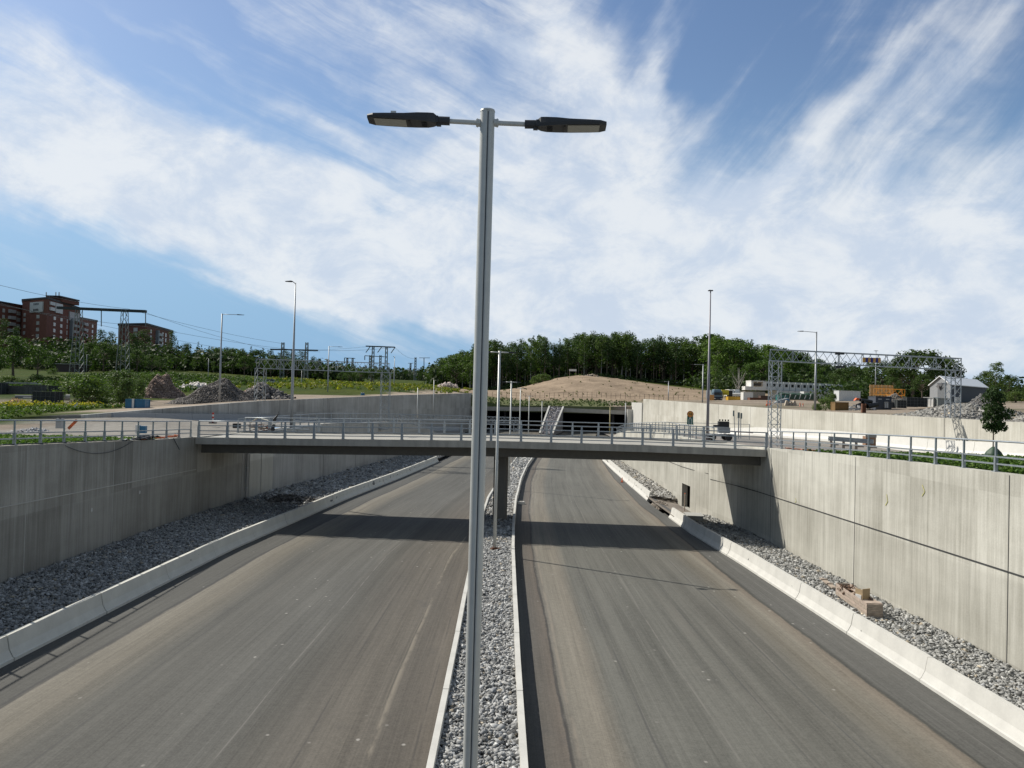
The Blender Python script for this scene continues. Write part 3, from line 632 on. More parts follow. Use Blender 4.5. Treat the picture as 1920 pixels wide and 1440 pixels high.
# ------------------------------------------------------------------ railings
def railing(label, path, z, posts, hts=(1.08,.53,.28), pw=.055, top_r=.032, stout=False, cat='railing', m=None, seg=None, name='steel_railing'):
    m = m or rail_steel; P = [Vector((x, y, z(x, y))) for x, y in path]
    root = thing(name, label, cat, P[0]); L = root.location
    cum = [0]
    for a, b in zip(P[:-1], P[1:]): cum.append(cum[-1]+(b-a).length)
    def at(s):
        s = min(max(s, 0), cum[-1]); k = min(np.searchsorted(cum, s, side='right')-1, len(P)-2); t = (s-cum[k])/(cum[k+1]-cum[k])
        return P[k].lerp(P[k+1], t), (P[k+1]-P[k]).normalized()
    n = int(cum[-1]/posts)
    for i in range(n+1):
        p, d = at(i*posts); mb = MB(L); a = math.atan2(d.y, d.x)
        mb.box(p+Vector((0, 0, hts[0]*.5)), (pw*(1.5 if stout else 1), pw*1.2, hts[0]-.02), a); mb.box(p+Vector((0, 0, hts[1]*.5)), (pw*(2.1 if stout else 1.7), pw*2, hts[1]), a); mb.box(p+Vector((0, 0, .012)), (.2, .2, .024), a)
        mb.build('post', m, root)
    q = [at(s)[0] for s in np.linspace(0, cum[-1], max(2, int(cum[-1]/2)))]
    MB(L).tube([v+Vector((0, 0, hts[0])) for v in q], top_r, 8).build('handrail', m, root, smooth=True)
    for h in hts[1:]:
        mb = MB(L)
        for a, b in zip(q[:-1], q[1:]): mb.bar(a+Vector((0, 0, h)), b+Vector((0, 0, h)), .05, .055)
        mb.build('rail', m, root)
    return root
zb = lambda x, y: BT(x)
railing('grey steel railing along the near edge of the bridge', [(x, Y0+.2+SK(x)) for x in np.linspace(-20.6, 17.4, 14)], zb, 2.0, (1.1,.8,.45,.2), .075, .036, True)
railing('grey steel railing along the far edge of the bridge', [(x, Y1-.2+SK(x)) for x in np.linspace(-20.4, 17.4, 14)], zb, 2.0, (1.1,.8,.45), .075, .036, True)
railing('steel railing on top of the shaded left wall, near side of the bridge', [(-21.05, y) for y in np.arange(54.6, 14, -4.9)], lambda x, y: ZLT(y)+.03, 1.97)
railing('steel railing on top of the sunlit right wall, near side of the bridge', [(17.55, y) for y in np.arange(51.8, 14, -4.9)], lambda x, y: ZRT(y)+.03, 1.97)
railing('curved steel railing on the left cut wall beyond the bridge', [(XLW(y)-.2, y) for y in np.arange(63, 140, 4)], lambda x, y: ZLT(y)+.03, 2.4)
railing('steel railing on the right cut wall beyond the bridge', [(XRW(y)+.2, y) for y in np.arange(63, 140, 4)], lambda x, y: ZRT(y)+.03, 2.4)
# ------------------------------------------------------------------ tunnel portal
PY_ = 205.0
tp = thing('tunnel_portal', 'dark twin tunnel mouth under a concrete lintel below the grassy bank', 'tunnel', (12, PY_, 0))
def zt(x): return float(np.interp(x, [-8, 12, 35], [W(890,762,205).z, W(1040,764,205).z, W(1195,771,205).z]))
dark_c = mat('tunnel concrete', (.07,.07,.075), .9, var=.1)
xa, xb_ = XOL(205)-.3, XOR(205)+.3
mb = MB(tp.location); mb.grid([[(x, PY_-.6, zt(x)-1.0), (x, PY_+.6, zt(x)-1.0), (x, PY_+.6, zt(x)), (x, PY_-.6, zt(x))] for x in np.linspace(xa, xb_, 12)], closed=True, caps=True); mb.build('lintel', deck_c, tp)
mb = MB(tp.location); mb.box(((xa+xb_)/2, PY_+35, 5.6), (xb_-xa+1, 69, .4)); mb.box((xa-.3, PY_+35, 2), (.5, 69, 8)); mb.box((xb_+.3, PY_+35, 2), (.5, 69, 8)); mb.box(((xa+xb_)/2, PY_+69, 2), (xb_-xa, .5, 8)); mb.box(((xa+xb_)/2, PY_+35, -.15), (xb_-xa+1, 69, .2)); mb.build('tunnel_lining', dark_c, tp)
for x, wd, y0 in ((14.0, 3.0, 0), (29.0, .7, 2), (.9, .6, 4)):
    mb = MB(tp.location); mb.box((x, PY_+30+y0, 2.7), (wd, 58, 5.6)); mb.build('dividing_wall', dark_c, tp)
# sloping stone-filled wedge between the two mouths
wg = thing('stone_ramp', 'sloping bank of stones between two white kerbs, between the tunnel mouths', 'ramp', (12, 196, 0))
A0, A1 = W(1012, 812, 188), W(1036, 812, 188); B0, B1 = W(1030, 763, 204.2), W(1056, 764, 204.2)
for p in (A0, A1): p.z = .1
mb = MB(wg.location); mb.grid([[A0, A1], [B0, B1]]); mb.grid([[A0, (A0.x, A0.y, -1)], [B0, (B0.x, B0.y, -1)]]); mb.grid([[A1, (A1.x, A1.y, -1)], [B1, (B1.x, B1.y, -1)]]); mb.build('bank', mat('stone bank', (.2,.195,.2), .95, var=.3, vscale=5), wg)
MB(wg.location).bar(A0+Vector((0,0,.12)), B0+Vector((0,0,.12)), .4, .35).build('kerb', barrier_c, wg); MB(wg.location).bar(A1+Vector((0,0,.12)), B1+Vector((0,0,.12)), .4, .35).build('kerb', barrier_c, wg)
tt = rng.random((900, 2)); P = np.array([list(A0.lerp(A1, u).lerp(B0.lerp(B1, u), v)) for u, v in tt]); P[:, 2] += .1
v, f, c = stones_at(P, rng.uniform(.2, .4, 900), (.36,.35,.37)); o = fast_mesh('stones', v, f, stonem, c, (12, 196, 0), wg); tag(o, kind='stuff')
# white end block of the right outer wall at the tunnel
mb = MB((XOR(198), 198, 0)); p = W(1196, 768, 203); mb.box((XOR(190)+.2, 197.5, 3.9), (1.0, 15, 8.2)); mb.box((XOR(190)-.9, 203.3, p.z/2), (1.6, 1.2, p.z)); tag(mb.build('wing_wall', barrier_c), 'white concrete wing wall at the right end of the tunnel mouth', 'wall')
# ------------------------------------------------------------------ street lamps
def luminaire(parent, base, sx, L=.78, detail=True, yaw=0., wd=.16):
    # base: joint point in parent's space, sx = +1/-1 direction
    M = Matrix.Rotation(yaw, 3, 'Z')
    def P(x, y, z): return base+M @ Vector((sx*x, y, z))
    if detail:
        mb = MB(); mb.tube([P(-.02, 0, 0), P(.13, 0, 0)], .048, 12); mb.box(P(.10, 0, -.045), (.05, .05, .03)); mb.box(P(.13, 0, 0), (.05, .13, .07)); mb.build('joint', dark_alu, parent)
        mb = MB(); k = L/.78
        secs = [(.12, .055, -.04, .045), (.16, .09, -.046, .072), (.22, .12, -.048, .062), (.34, .14, -.046, .05), (.48, .15, -.044, .03), (.70, .15, -.04, .02), (.82, .145, -.037, .014), (.885, .105, -.033, .008)]
        rows = []
        for (x, w, zb_, zt_) in secs:
            x *= k; rows.append([P(x, -w*.93, zb_), P(x, w*.93, zb_), P(x, w, zb_*.3), P(x, w*.9, zt_*.8), P(x, w*.35, zt_), P(x, -w*.35, zt_), P(x, -w*.9, zt_*.8), P(x, -w, zb_*.3)])
        mb.grid(rows, closed=True, caps=True); h = mb.build('lamp_head', dark_alu, parent)
        mb = MB(); mb.face([P(.46*k, -.118, -.0485), P(.46*k, .118, -.0485), P(.81*k, .112, -.0425), P(.81*k, -.112, -.0425)]); g = [P(.50*k, -.115, -.05)]
        mb.build('glass', glass_p, h)
        mb = MB(); mb.box(P(.42*k, 0, -.052), (.02, .2, .006)); 
        for q in range(4): mb.box(P(.26*k, -.06+.04*q, -.056), (.06, .012, .008))
        mb.build('vent', black_m, h)
    else:
        mb = MB(); rows = []
        for (x, w, a, b) in ((0, .05, -.04, .04), (.12, .12, -.05, .06), (L*.6, wd, -.04, .03), (L, wd*.6, -.03, .01)):
            rows.append([P(x, -w, a), P(x, w, a), P(x, w, b), P(x, -w, b)])
        mb.grid(rows, closed=True, caps=True); mb.build('lamp_head', dark_alu, parent)
# the big double lamp in the median
bz = ZR(8.9)+.25
lamp = thing('street_lamp', 'tall grey double-armed street lamp standing in the median close to the camera', 'street lamp', (-.245, 8.9, bz))
H = W(912, 210, 8.9).z-bz
mb = MB(); rows = []; n = 40
def prof(r):
    out = []
    for j in range(n):
        a = -math.pi/2+2*math.pi*(j+.5)/n+.12; rr = r
        if j in (0, n-1): rr = r*.86
        if j in (1, n-2): rr = r*1.015
        out.append((math.cos(a)*rr, math.sin(a)*rr))
    return out
for h_ in (0, 3, 6, 9, H): rows.append([(x, y, h_) for x, y in prof(.081)])
mb.grid(rows, closed=True, caps=True); pole = mb.build('pole', alu, lamp)
mb = MB(); mb.tube([(0, 0, H), (0, 0, H+.02)], [.085, .08], 24); mb.build('cap', alu, lamp)
mb = MB(); a = -math.pi/2+.12; mb.box((math.cos(a)*.0685, math.sin(a)*.0685, H/2), (.013, .004, H-.03), a+math.pi/2); mb.build('groove_strip', mat('rubber strip', (.05,.055,.07), .6), pole)
for sx, z0, z1 in ((-1, H-.125, H-.115), (1, H-.12, H-.125)):
    ar = MB().tube([(sx*.07, 0, z0), (sx*.46, 0, z1)], .027, 14).build('arm', alu, lamp, smooth=False)
    MB().tube([(sx*.075, 0, z0), (sx*.125, 0, z0)], .043, 16).tube([(sx*.105, 0, z0), (sx*.115, 0, z0)], .05, 16).build('collar', alu, ar)
    luminaire(lamp, Vector((sx*.44, -.0, z1)), sx, yaw=(.04 if sx < 0 else -.06))
mb = MB(); mb.box((-1.03, -.147, H-.085), (.06, .004, .03)); mb.build('sticker', white_m, lamp)
MB().tube([(0,0,-.3),(0,0,.12)], .17, 16).build('base', rust_m, lamp)
def lamp_post(label, x, y, z, h, r0=.085, r1=.04, arms=(), head=.7, m=None, name='street_lamp', group=None, slope=0., base=False, wd=.16, yaw=0.):
    m = m or pole_grey; t = thing(name, label, 'street lamp', (x, y, z), group)
    MB().tube([(0, 0, 0), (0, 0, h*.45), (0, 0, h*.452), (0, 0, h)], [r0, r0*.9, r0*.8, r1], 12).build('pole', m, t, smooth=True)
    for a in arms:
        s_ = 1 if a > 0 else -1; L = abs(a); d = Vector((math.cos(yaw), math.sin(yaw), 0))*s_
        if L > head: MB().tube([Vector((0, 0, h-.08)), Vector((0, 0, h-.08+slope))+d*(L-head)], .035, 8).build('arm', m, t, smooth=True)
        luminaire(t, Vector((0, 0, h-.08+slope))+d*max(L-head, .02), s_, head, False, yaw, wd)
    if base: MB().box((0, 0, .06), (.5, .3, .08)).box((0, 0, .12), (.26, .26, .06)).build('base', rust_m, t)
    return t
def lamp_px(label, px, pt, pb, Y, arms, **k):
    b = W(px, pb, Y); tz = W(px, pt, Y).z; return lamp_post(label, b.x, Y, b.z, tz-b.z, arms=arms, **k)
G_ = 'double-armed lamps along the median'
meds = [(926, 938, 658, 45.6, (-.95, .95), 'double-armed lamp in front of the bridge pier, rusty bolted foot in the median stones'),
        (954, 960, 715, 81, (-1.0, 1.0), 'double-armed median lamp just beyond the bridge, taller than those farther back'),
        (977, 977, 727, 117, (-.9, .9), 'median lamp post third beyond the camera lamp, before the dark tunnel mouth'),
        (993, 993, 742, 153, (-.9, .9), 'median lamp post between the bridge and the left tunnel mouth, second from the ramp'),
        (1017, 1017, 752, 184, (-.7, .7), 'farthest median lamp post, beside the foot of the stone ramp')]
for (pb, pt, py, Y, arms, lab) in meds:
    p = W(pt, py, Y); z = ZR(Y)+.28; xb = -.2 if Y < 50 else p.x-.05
    lamp_post(lab, xb, Y, z, p.z-z, .095, .07, arms, .42, alu, group=G_, base=Y < 50)
lamp_px('tallest left lamp pole, single short head pointing left, beyond the bridge', 546, 530, 803, 66, (-.85,), head=.6, r0=.13, slope=.18)
lamp_px('leftmost lamp post behind the left wall, long level arm pointing right', 411, 588, 760, 106, (2.9,), head=.95, r0=.13, r1=.09)
lamp_px('lamp post with arm pointing right, seen through the left lattice gantry', 614, 649, 750, 160, (2.7,), head=.9, r0=.13, r1=.08)
lamp_px('thin lamp post just right of the left gantry leg', 738, 668, 742, 190, (-.4,), head=.3, r0=.12, r1=.07)
lamp_px('tallest right lamp pole beside the temporary road sign', 1326, 543, 832, 69, (-.22, .22), head=.2, r0=.13, r1=.05, m=mat('violet grey pole', (.27,.26,.29), .5, .3))
lamp_px('lamp post behind the right wall in front of white site offices, arm pointing left', 1528, 622, 771, 98, (-2.35,), head=.75, r0=.14, r1=.09, slope=.1)
lamp_px('smaller lamp post just left of the tallest right pole, arm pointing left', 1317, 683, 757, 150, (-2.5,), head=.8, r0=.13, r1=.1)
lamp_px('small lamp post on the sandy ground above the right tunnel mouth', 1253, 715, 751, 205, (-1.9,), head=.7, r0=.12, r1=.09)
lamp_px('lamp post with two flat heads rising behind the yellow timber formwork', 1641, 657, 745, 165, (-.45, .45), head=.4, r0=.1, r1=.06)
lamp_px('pale park lamp beside the brick tower, below the left pylon', 162, 664, 697, 235, (.3,), head=.3, r0=.09, r1=.07)
lamp_px('pale park lamp in the meadow left of the tallest left pole', 390, 672, 714, 225, (.3,), head=.3, r0=.09, r1=.07)
lamp_px('lamp post in the meadow between the two middle pylon legs', 565, 695, 728, 230, (.3,), head=.3, r0=.09, r1=.07)
lamp_px('bare post at the foot of the left outer wall, nearer the gantry', 782, 727, 783, 140, (), r0=.09, r1=.07, m=alu)
lamp_px('bare post at the foot of the left outer wall, farther right', 812, 712, 781, 160, (), r0=.09, r1=.07, m=alu)
lamp_px('thin grey post in front of the right tunnel mouth', 1172, 755, 812, 150, (.5,), head=.3, r0=.1, r1=.07)
lamp_px('slim yellowish post in front of the dividing wall of the right tunnel mouth', 1143, 763, 812, 170, (), r0=.12, r1=.1, m=mat('yellowish steel', (.38,.32,.12), .5))
# ------------------------------------------------------------------ lattice work
def truss(mb, a, b, w, h, bay=.8, r=.035, up=Vector((0, 0, 1))):
    a, b = Vector(a), Vector(b); d = (b-a); L = d.length; d.normalize(); sd_ = d.cross(up).normalized(); u = sd_.cross(d).normalized()
    C4 = [sd_*sx*w/2+u*sz*h/2 for sx, sz in ((-1,-1),(1,-1),(1,1),(-1,1))]
    for c in C4: mb.bar(a+c, b+c, r*2, r*2)
    n = max(2, int(round(L/bay)))
    for i in range(n):
        p, q = a+d*(L*i/n), a+d*(L*(i+1)/n)
        for k in range(4):
            c, e = C4[k], C4[(k+1) % 4]
            mb.bar(p+c, q+e, r*1.2, r*1.2)
            if i % 3 == 0: mb.bar(p+c, p+e, r*1.2, r*1.2)
    for k in range(4): mb.bar(b+C4[k], b+C4[(k+1) % 4], r*1.4, r*1.4)
def gantry(label, la, ta, lb, tb, w=.7, h=.9, r=.027, over=.4):
    # la, lb: leg feet; ta, tb: leg tops
    t = thing('sign_gantry', label, 'gantry', la); L = t.location
    for f_, p in ((la, ta), (lb, tb)):
        mb = MB(L); truss(mb, f_, (f_[0], f_[1], p[2]-h*.5), w, w, w*.8, r, up=Vector((0, 1, 0))); mb.box(Vector(f_)+Vector((0, 0, .04)), (1.0, 1.0, .08)); mb.build('leg', steel, t)
    d = (Vector(tb)-Vector(ta)).normalized(); mb = MB(L); truss(mb, Vector(ta)-d*over, Vector(tb)+d*over, w, h, w*.75, r); mb.build('beam', steel, t)
    return t
def V3(p, z=None): p = Vector(p); return Vector((p.x, p.y, p.z if z is None else z))
# right gantry
fa = W(1451, 828, 60); ta = W(1447, 666, 60); fb = W(1786, 786, 57); tb_ = W(1788, 683, 57)
fa.z = 5.2; fb.z = Tzz(fb.x, fb.y)-.3
g = gantry('lattice steel gantry over the right side road, small striped panel on its beam', fa, V3((fa.x, fa.y, ta.z)), fb, V3((fb.x, fb.y, tb_.z)), .72, .85)
pa, pb_ = W(1611, 676, 58.2), W(1644, 676, 58.2); c_p = (pa+pb_)/2; wd_ = (pb_-pa).length
sg = thing('road_sign', 'sign panel of orange and dark blue vertical stripes on the right gantry beam', 'road sign', c_p-Vector((0, .6, 0)))
dx = (pb_-pa).normalized(); angp = math.atan2(dx.y, dx.x); hh = .36
MB().box((0, .05, 0), (wd_, .06, hh), angp).build('backing', black_m, sg)
for k in range(7):
    mb = MB(); mb.box(Vector((0, 0, 0))+Vector((dx.x, dx.y, 0))*((k-3)*wd_/7), (wd_/7-.005, .03, hh-.03), angp); mb.build('stripe', mat('orange sign film', (.62,.36,.10), .6) if k % 2 == 0 else mat('blue sign film', (.03,.03,.22), .5), sg)
for (px, nm) in ((1568, 'a'),):
    q = W(px, 676, 58.6); c = thing('traffic_camera', 'small grey detector unit clamped to the right gantry beam left of the striped panel', 'detector', q)
    MB().box((-.1, -.45, .5), (.35, .15, .2)).box((.25, -.45, .5), (.25, .15, .16)).box((-.1, -.45, -.5), (.3, .15, .2)).box((.25, -.45, -.48), (.35, .15, .16)).build('housing', dark_alu, c)
    MB().box((0, -.42, 0), (.06, .06, 1.1)).build('bracket', steel, c)
# left gantry
fa = W(487, 752, 107); ta = W(489, 682, 107); fb = W(721, 790, 107); tb_ = W(722, 690, 107)
fa.z = Tzz(fa.x, fa.y)-.1; fb.z = 3.8
gantry('lattice steel gantry over the left side road, seen against the meadow', fa, V3((fa.x, fa.y, ta.z)), fb, V3((fb.x, fb.y, tb_.z)), 1.15, 1.25, .032)
# gantry low over the left carriageway
fa = W(738, 800, 112); fb = W(967, 820, 112); ta = W(738, 781, 112); tb_ = W(967, 788, 112); fa.z = ZLT(112); fb.z = ZR(112)+.2
gantry('lattice steel gantry low over the left carriageway just beyond the bridge', fa, V3((fa.x, fa.y, ta.z)), fb, V3((fb.x, fb.y, tb_.z)), .7, .75, .035)
# ------------------------------------------------------------------ power line pylons
def pylon(label, legs, ytop, ybase, beam, Y, strings=(), wb=2.4, wt=1.0, vee=False, solid=True, thick=.5):
    t = thing('power_pylon', label, 'pylon', W(legs[0], ybase, Y)); L = t.location
    for x in legs:
        b = W(x, ybase, Y); b.z = Tzz(b.x, b.y)-.3; tp_ = W(x, ytop, Y); mb = MB(L); rr = .09*Y/230; n = 9
        for k in range(n):
            z0, z1 = b.z+(tp_.z-b.z)*k/n, b.z+(tp_.z-b.z)*(k+1)/n; w0, w1 = wb+(wt-wb)*k/n, wb+(wt-wb)*(k+1)/n
            c0 = [(b.x+sx*w0/2, Y+sy*w0/2, z0) for sx, sy in ((-1,-1),(1,-1),(1,1),(-1,1))]; c1 = [(b.x+sx*w1/2, Y+sy*w1/2, z1) for sx, sy in ((-1,-1),(1,-1),(1,1),(-1,1))]
            for i in range(4): j = (i+1) % 4; mb.bar(c0[i], c1[i], rr*1.5); mb.bar(c0[i], c1[j], rr)
        mb.build('leg', mat('pylon steel', (.22,.25,.25), .6, .4), t)
    a, c = W(beam[0], beam[2], Y), W(beam[1], beam[3], Y); mb = MB(L)
    mb.bar(a, c, thick*1.5, thick) if solid else truss(mb, a, c, thick*1.4, thick*1.4, 1.6, .07); mb.build('crossbeam', mat('dark crossbeam', (.04,.05,.055), .6), t)
    for (x, y0, y1) in strings:
        p, q = W(x, y0, Y), W(x if not vee else x-8, y1, Y); MB(L).tube([p, q], .13*Y/230, 6).build('insulator', mat('insulator', (.12,.16,.18), .4), t)
    return t
pylon('largest power pylon, two lattice legs and dark crossbeam beside the brick tower', (144, 230), 581, 700, (108, 274, 577, 584), 232, [(190, 583, 612), (273, 584, 612)], 2.9, 1.3, thick=.75)
pylon('power pylon with two slim lattice legs behind the tallest left lamp pole', (528, 573), 642, 724, (507, 596, 655, 657), 300, [(547, 656, 672)], 1.3, .8, thick=.5)
pylon('power pylon with level beam and slanted insulators above the gantry right end', (698, 723), 650, 716, (686, 740, 649, 651), 360, [(694, 650, 661), (716, 650, 661), (741, 651, 662)], 1.2, .8, vee=True, thick=.5)
pylon('smaller portal pylon right behind the slanted-insulator pylon', (693, 712), 666, 716, (684, 721, 667, 669), 430, [(684, 667, 675)], 1.1, .8, thick=.35)
pylon('smallest portal pylon left of the slanted-insulator pylon', (660, 650), 671, 716, (646, 666, 671, 672), 470, [(646, 671, 680)], .9, .7, thick=.35)
pylon('single-legged far pylon with thin level arms in the valley gap', (778,), 670, 714, (786, 806, 671, 671), 520, [(795, 671, 690)], 1.3, .8, thick=.3)
pylon('far slim pylon just left of the single-legged one in the valley gap', (769,), 681, 714, (765, 775, 681, 681), 620, [], 1.2, .8, thick=.3)
def cable(label, pts, r=.035, sag=.02, name='power_cable', m=None, cat='cable', org=None):
    P = [W(*p) if len(p) == 3 and not isinstance(p, Vector) else Vector(p) for p in pts]; q = []
    for a, b in zip(P[:-1], P[1:]):
        L = (b-a).length
        for t in np.linspace(0, 1, 9)[:-1] if b is not P[-1] else np.linspace(0, 1, 9): v = a.lerp(b, t); v.z -= sag*L*4*t*(1-t); q.append(v)
    return tag(MB(q[0]).tube(q, r, 5).build(name, m or mat('cable', (.10,.12,.14), .5)), label, cat)
cable('uppermost power cable crossing the sky from the left edge to the pylon beam', [(-120, 503, 150), (240, 579, 232), (535, 645, 300)], .04, .012)
cable('power cable meeting the hanging insulator at the pylon beam end', [(-120, 535, 150), (190, 610, 232), (547, 672, 300)], .04, .008)
cable('lower power cable sloping past the brick tower roof', [(-120, 545, 150), (273, 612, 232), (600, 660, 300)], .04, .012)
cable('power cable from the pylon beam end down toward the valley', [(273, 586, 232), (507, 655, 300), (686, 650, 360)], .04, .012)
cable('thin far power cable between the middle pylons', [(596, 657, 300), (740, 651, 360), (778, 672, 520)], .05, .01)
# ------------------------------------------------------------------ trees
def leaf_mesh(clumps, per, size, cols, seed, flat=.8, normal_up=.0):
    r = np.random.default_rng(seed); n = sum(per); C = np.repeat(np.array([c[:3] for c in clumps]), per, 0); RR = np.repeat(np.array([c[3] for c in clumps]), per)
    d = r.normal(size=(n, 3)); d /= np.linalg.norm(d, axis=1)[:, None]; rad = RR*(.55+.45*r.random(n)**.6); P = C+d*rad[:, None]*np.array((1, 1, flat))
    u = r.normal(size=(n, 3)); nn = d*1.0+r.normal(size=(n, 3))*.7+np.array((0, 0, .35)); nn /= np.linalg.norm(nn, axis=1)[:, None]
    u -= (u*nn).sum(1)[:, None]*nn; u /= np.linalg.norm(u, axis=1)[:, None]; v = np.cross(nn, u); s = size*r.uniform(.6, 1.4, n)[:, None]
    Vv = np.stack([P-u*s*.5, P+v*s*.38, P+u*s*.5, P-v*s*.38], 1).reshape(-1, 3); Fc = np.arange(n*4).reshape(-1, 4)
    ci = r.random(len(clumps)); base = np.repeat(ci, per); cc = np.array(cols[0])*(1-base[:, None])+np.array(cols[1])*base[:, None]; cc = cc*np.clip(1+r.normal(0, .22, n), .4, 1.8)[:, None]
    return Vv, Fc, np.repeat(cc, 4, 0)
def proto(kind, seed):
    r = random.Random(seed); cl = []; per = []; limbs = []
    if kind == 'birch':       # tall airy deciduous tree, unit height 16
        H_ = 16.; n = 44
        for i in range(n):
            h = 4.5+11*(i/n)**.9; env = 2.7*math.sin(math.pi*min(1, max(.08, (h-3.6)/13.2)))**.7; a = r.uniform(0, 6.28); q = r.uniform(.3, 1)*env
            cl.append((math.cos(a)*q, math.sin(a)*q, min(h+r.uniform(-.5, .8), 15.3), r.uniform(.8, 1.45))); per.append(38)
        lm = (.42, ((.06,.10,.022), (.115,.165,.035)))
    elif kind == 'pine':
        H_ = 18.; n = 34
        for i in range(n):
            t = i/n; h = 8.2+9.3*t; env = 2.8*(1-t*.72)*r.uniform(.5, 1.05); a = r.uniform(0, 6.28)
            cl.append((math.cos(a)*env, math.sin(a)*env, h, r.uniform(.9, 1.6))); per.append(42)
        for k in range(4): a = r.uniform(0, 6.28); cl.append((math.cos(a)*1.3, math.sin(a)*1.3, r.uniform(6.5, 9), .7)); per.append(16)
        lm = (.38, ((.034,.062,.02), (.065,.105,.032)))
    elif kind == 'spruce':
        H_ = 17.
        for i in range(30):
            t = (i+.5)/30; h = 1.5+15.2*t; env = 2.7*(1-t)**.85+.15; a = i*2.4; q = env*.62
            cl.append((math.cos(a)*q, math.sin(a)*q, h, max(.4, env*.55))); per.append(int(16+20*(1-t)))
        lm = (.36, ((.022,.044,.018), (.045,.075,.026)))
    elif kind == 'broad':
        H_ = 12.; 
        for i in range(46):
            a = r.uniform(0, 6.28); e = r.uniform(-.35, 1.45); q = r.uniform(.75, 1.05)
            cl.append((math.cos(a)*math.cos(e)*4.2*q, math.sin(a)*math.cos(e)*4.2*q, 6.6+math.sin(e)*4.6*q, r.uniform(.9, 1.7))); per.append(58)
        lm = (.4, ((.04,.07,.018), (.088,.135,.03)))
    elif kind == 'bush':
        H_ = 4.
        for i in range(30):
            a = r.uniform(0, 6.28); e = r.uniform(.0, 1.45); q = r.uniform(.6, 1.0)
            cl.append((math.cos(a)*math.cos(e)*2.6*q, math.sin(a)*math.cos(e)*2.6*q, .5+math.sin(e)*2.9*q, r.uniform(.55, 1.05))); per.append(80)
        lm = (.24, ((.07,.11,.028), (.14,.19,.05)))
    elif kind == 'willow':    # loose upright shrubby tree
        H_ = 6.
        for i in range(40):
            t = r.random(); a = r.uniform(0, 6.28); q = (1.9-.9*t)*r.uniform(.4, 1); cl.append((math.cos(a)*q, math.sin(a)*q, .7+4.7*t, r.uniform(.5, .95))); per.append(75)
        lm = (.24, ((.065,.10,.03), (.12,.165,.055)))
    elif kind == 'young':     # small street tree
        H_ = 4.2
        for i in range(60):
            t = r.random(); a = r.uniform(0, 6.28); env = .95*math.sin(math.pi*min(1, .12+.8*t))**.8*(1.15-.35*t); q = env*r.uniform(.35, 1.05)
            cl.append((math.cos(a)*q, math.sin(a)*q, 1.75+2.25*t-.2*q, r.uniform(.22, .42))); per.append(70)
        lm = (.13, ((.030,.060,.016), (.06,.10,.028)))
    v, f, c = leaf_mesh(cl, per, lm[0]*(1.0), lm[1], seed)
    mb = MB(); tr = {'birch': .13, 'pine': .17, 'spruce': .18, 'broad': .3, 'bush': .05, 'willow': .07, 'young': .045}[kind]; top = {'birch': .93, 'pine': .93, 'spruce': .95, 'broad': .7, 'bush': .5, 'willow': .7, 'young': .9}[kind]*H_
    b1, b2 = r.uniform(-.3, .3)*tr*4, r.uniform(-.3, .3)*tr*4
    if kind in ('bush', 'willow'):
        for k in range(6): a = k*1.05; mb.tube([(0, 0, -.2), (math.cos(a)*.4, math.sin(a)*.4, H_*.3), (math.cos(a)*1.1, math.sin(a)*1.1, H_*.65)], [.06, .04, .012], 6)
    else:
        mb.tube([(0, 0, -.4), (b1*.5, b2*.5, top*.33), (b1, b2, top*.66), (b1*.6, b2*.8, top)], [tr*1.2, tr*.85, tr*.6, tr*.12], 8)
        for c4 in cl[::2 if kind != 'young' else 5]:
            zb_ = max(H_*.18, c4[2]-math.hypot(c4[0], c4[1])*.7); k = zb_/top
            mb.tube([(b1*min(1, k*1.5), b2*min(1, k*1.5), zb_), (c4[0]*.6, c4[1]*.6, (zb_+c4[2])/2+.1), (c4[0], c4[1], c4[2])], [tr*.32, tr*.2, tr*.06], 5)
    return kind, H_, v, f, c, mb
PROTO = {}
def get_proto(kind, i, br=1.0, tint=(1, 1, 1)):
    key = (kind, i, br, tint)
    if key not in PROTO:
        kd, H_, v, f, c, mb = proto(kind, len(kind)*101+i*17+ord(kind[0]))
        root = bpy.data.objects.new(PN[kind], None); COL.objects.link(root)
        fast_mesh('crown', v, f, leafm, c*br*np.array(tint), parent=root)
        mb.build('trunk' if kind not in ('bush', 'willow') else 'stems', bark_pale if kind == 'birch' else (bark_red if kind == 'pine' else bark), root)
        PROTO[key] = [root, H_, False]
    return PROTO[key]
bark_red = mat('pine bark', (.20,.145,.11), .9, var=.3, vscale=2, streak=True)
PN = {'birch': 'deciduous_tree', 'pine': 'pine_tree', 'spruce': 'spruce_tree', 'broad': 'broadleaf_tree', 'bush': 'bush', 'willow': 'shrub', 'young': 'young_tree'}
CT = {'birch': 'tree', 'pine': 'tree', 'spruce': 'tree', 'broad': 'tree', 'bush': 'bush', 'willow': 'shrub', 'young': 'tree'}
def tree(kind, i, x, y, ztop, label, group=None, wide=1.0, zbase=None, br=1.0, tint=(1, 1, 1)):
    zb_ = Tzz(x, y) if zbase is None else zbase; P_ = get_proto(kind, i, br, tint)
    o = P_[0] if not P_[2] else copy_tree(P_[0]); P_[2] = True
    h = max(1., ztop-zb_); s = h/P_[1]; o.location = (x, y, zb_-.05); o.scale = (s*wide, s*wide, s); o.rotation_euler = (0, 0, random.uniform(0, 6.28))
    if 'group' in o.keys(): del o['group']
    return tag(o, label, CT[kind], group)
rt = random.Random(5)
def tree_px(kind, i, px, py, Y, label, group=None, wide=1.0, **k):
    p = W(px, py, Y); return tree(kind, i, p.x, Y, p.z, label, group, wide, **k)
TOPF = lerp([795,820,860,900,930,960,1000,1040,1070,1095,1140,1175,1200,1225,1260,1290,1335,1390,1430,1470,1510,1550], [706,676,660,642,634,640,628,636,630,618,620,617,632,628,630,632,626,634,642,650,660,676])
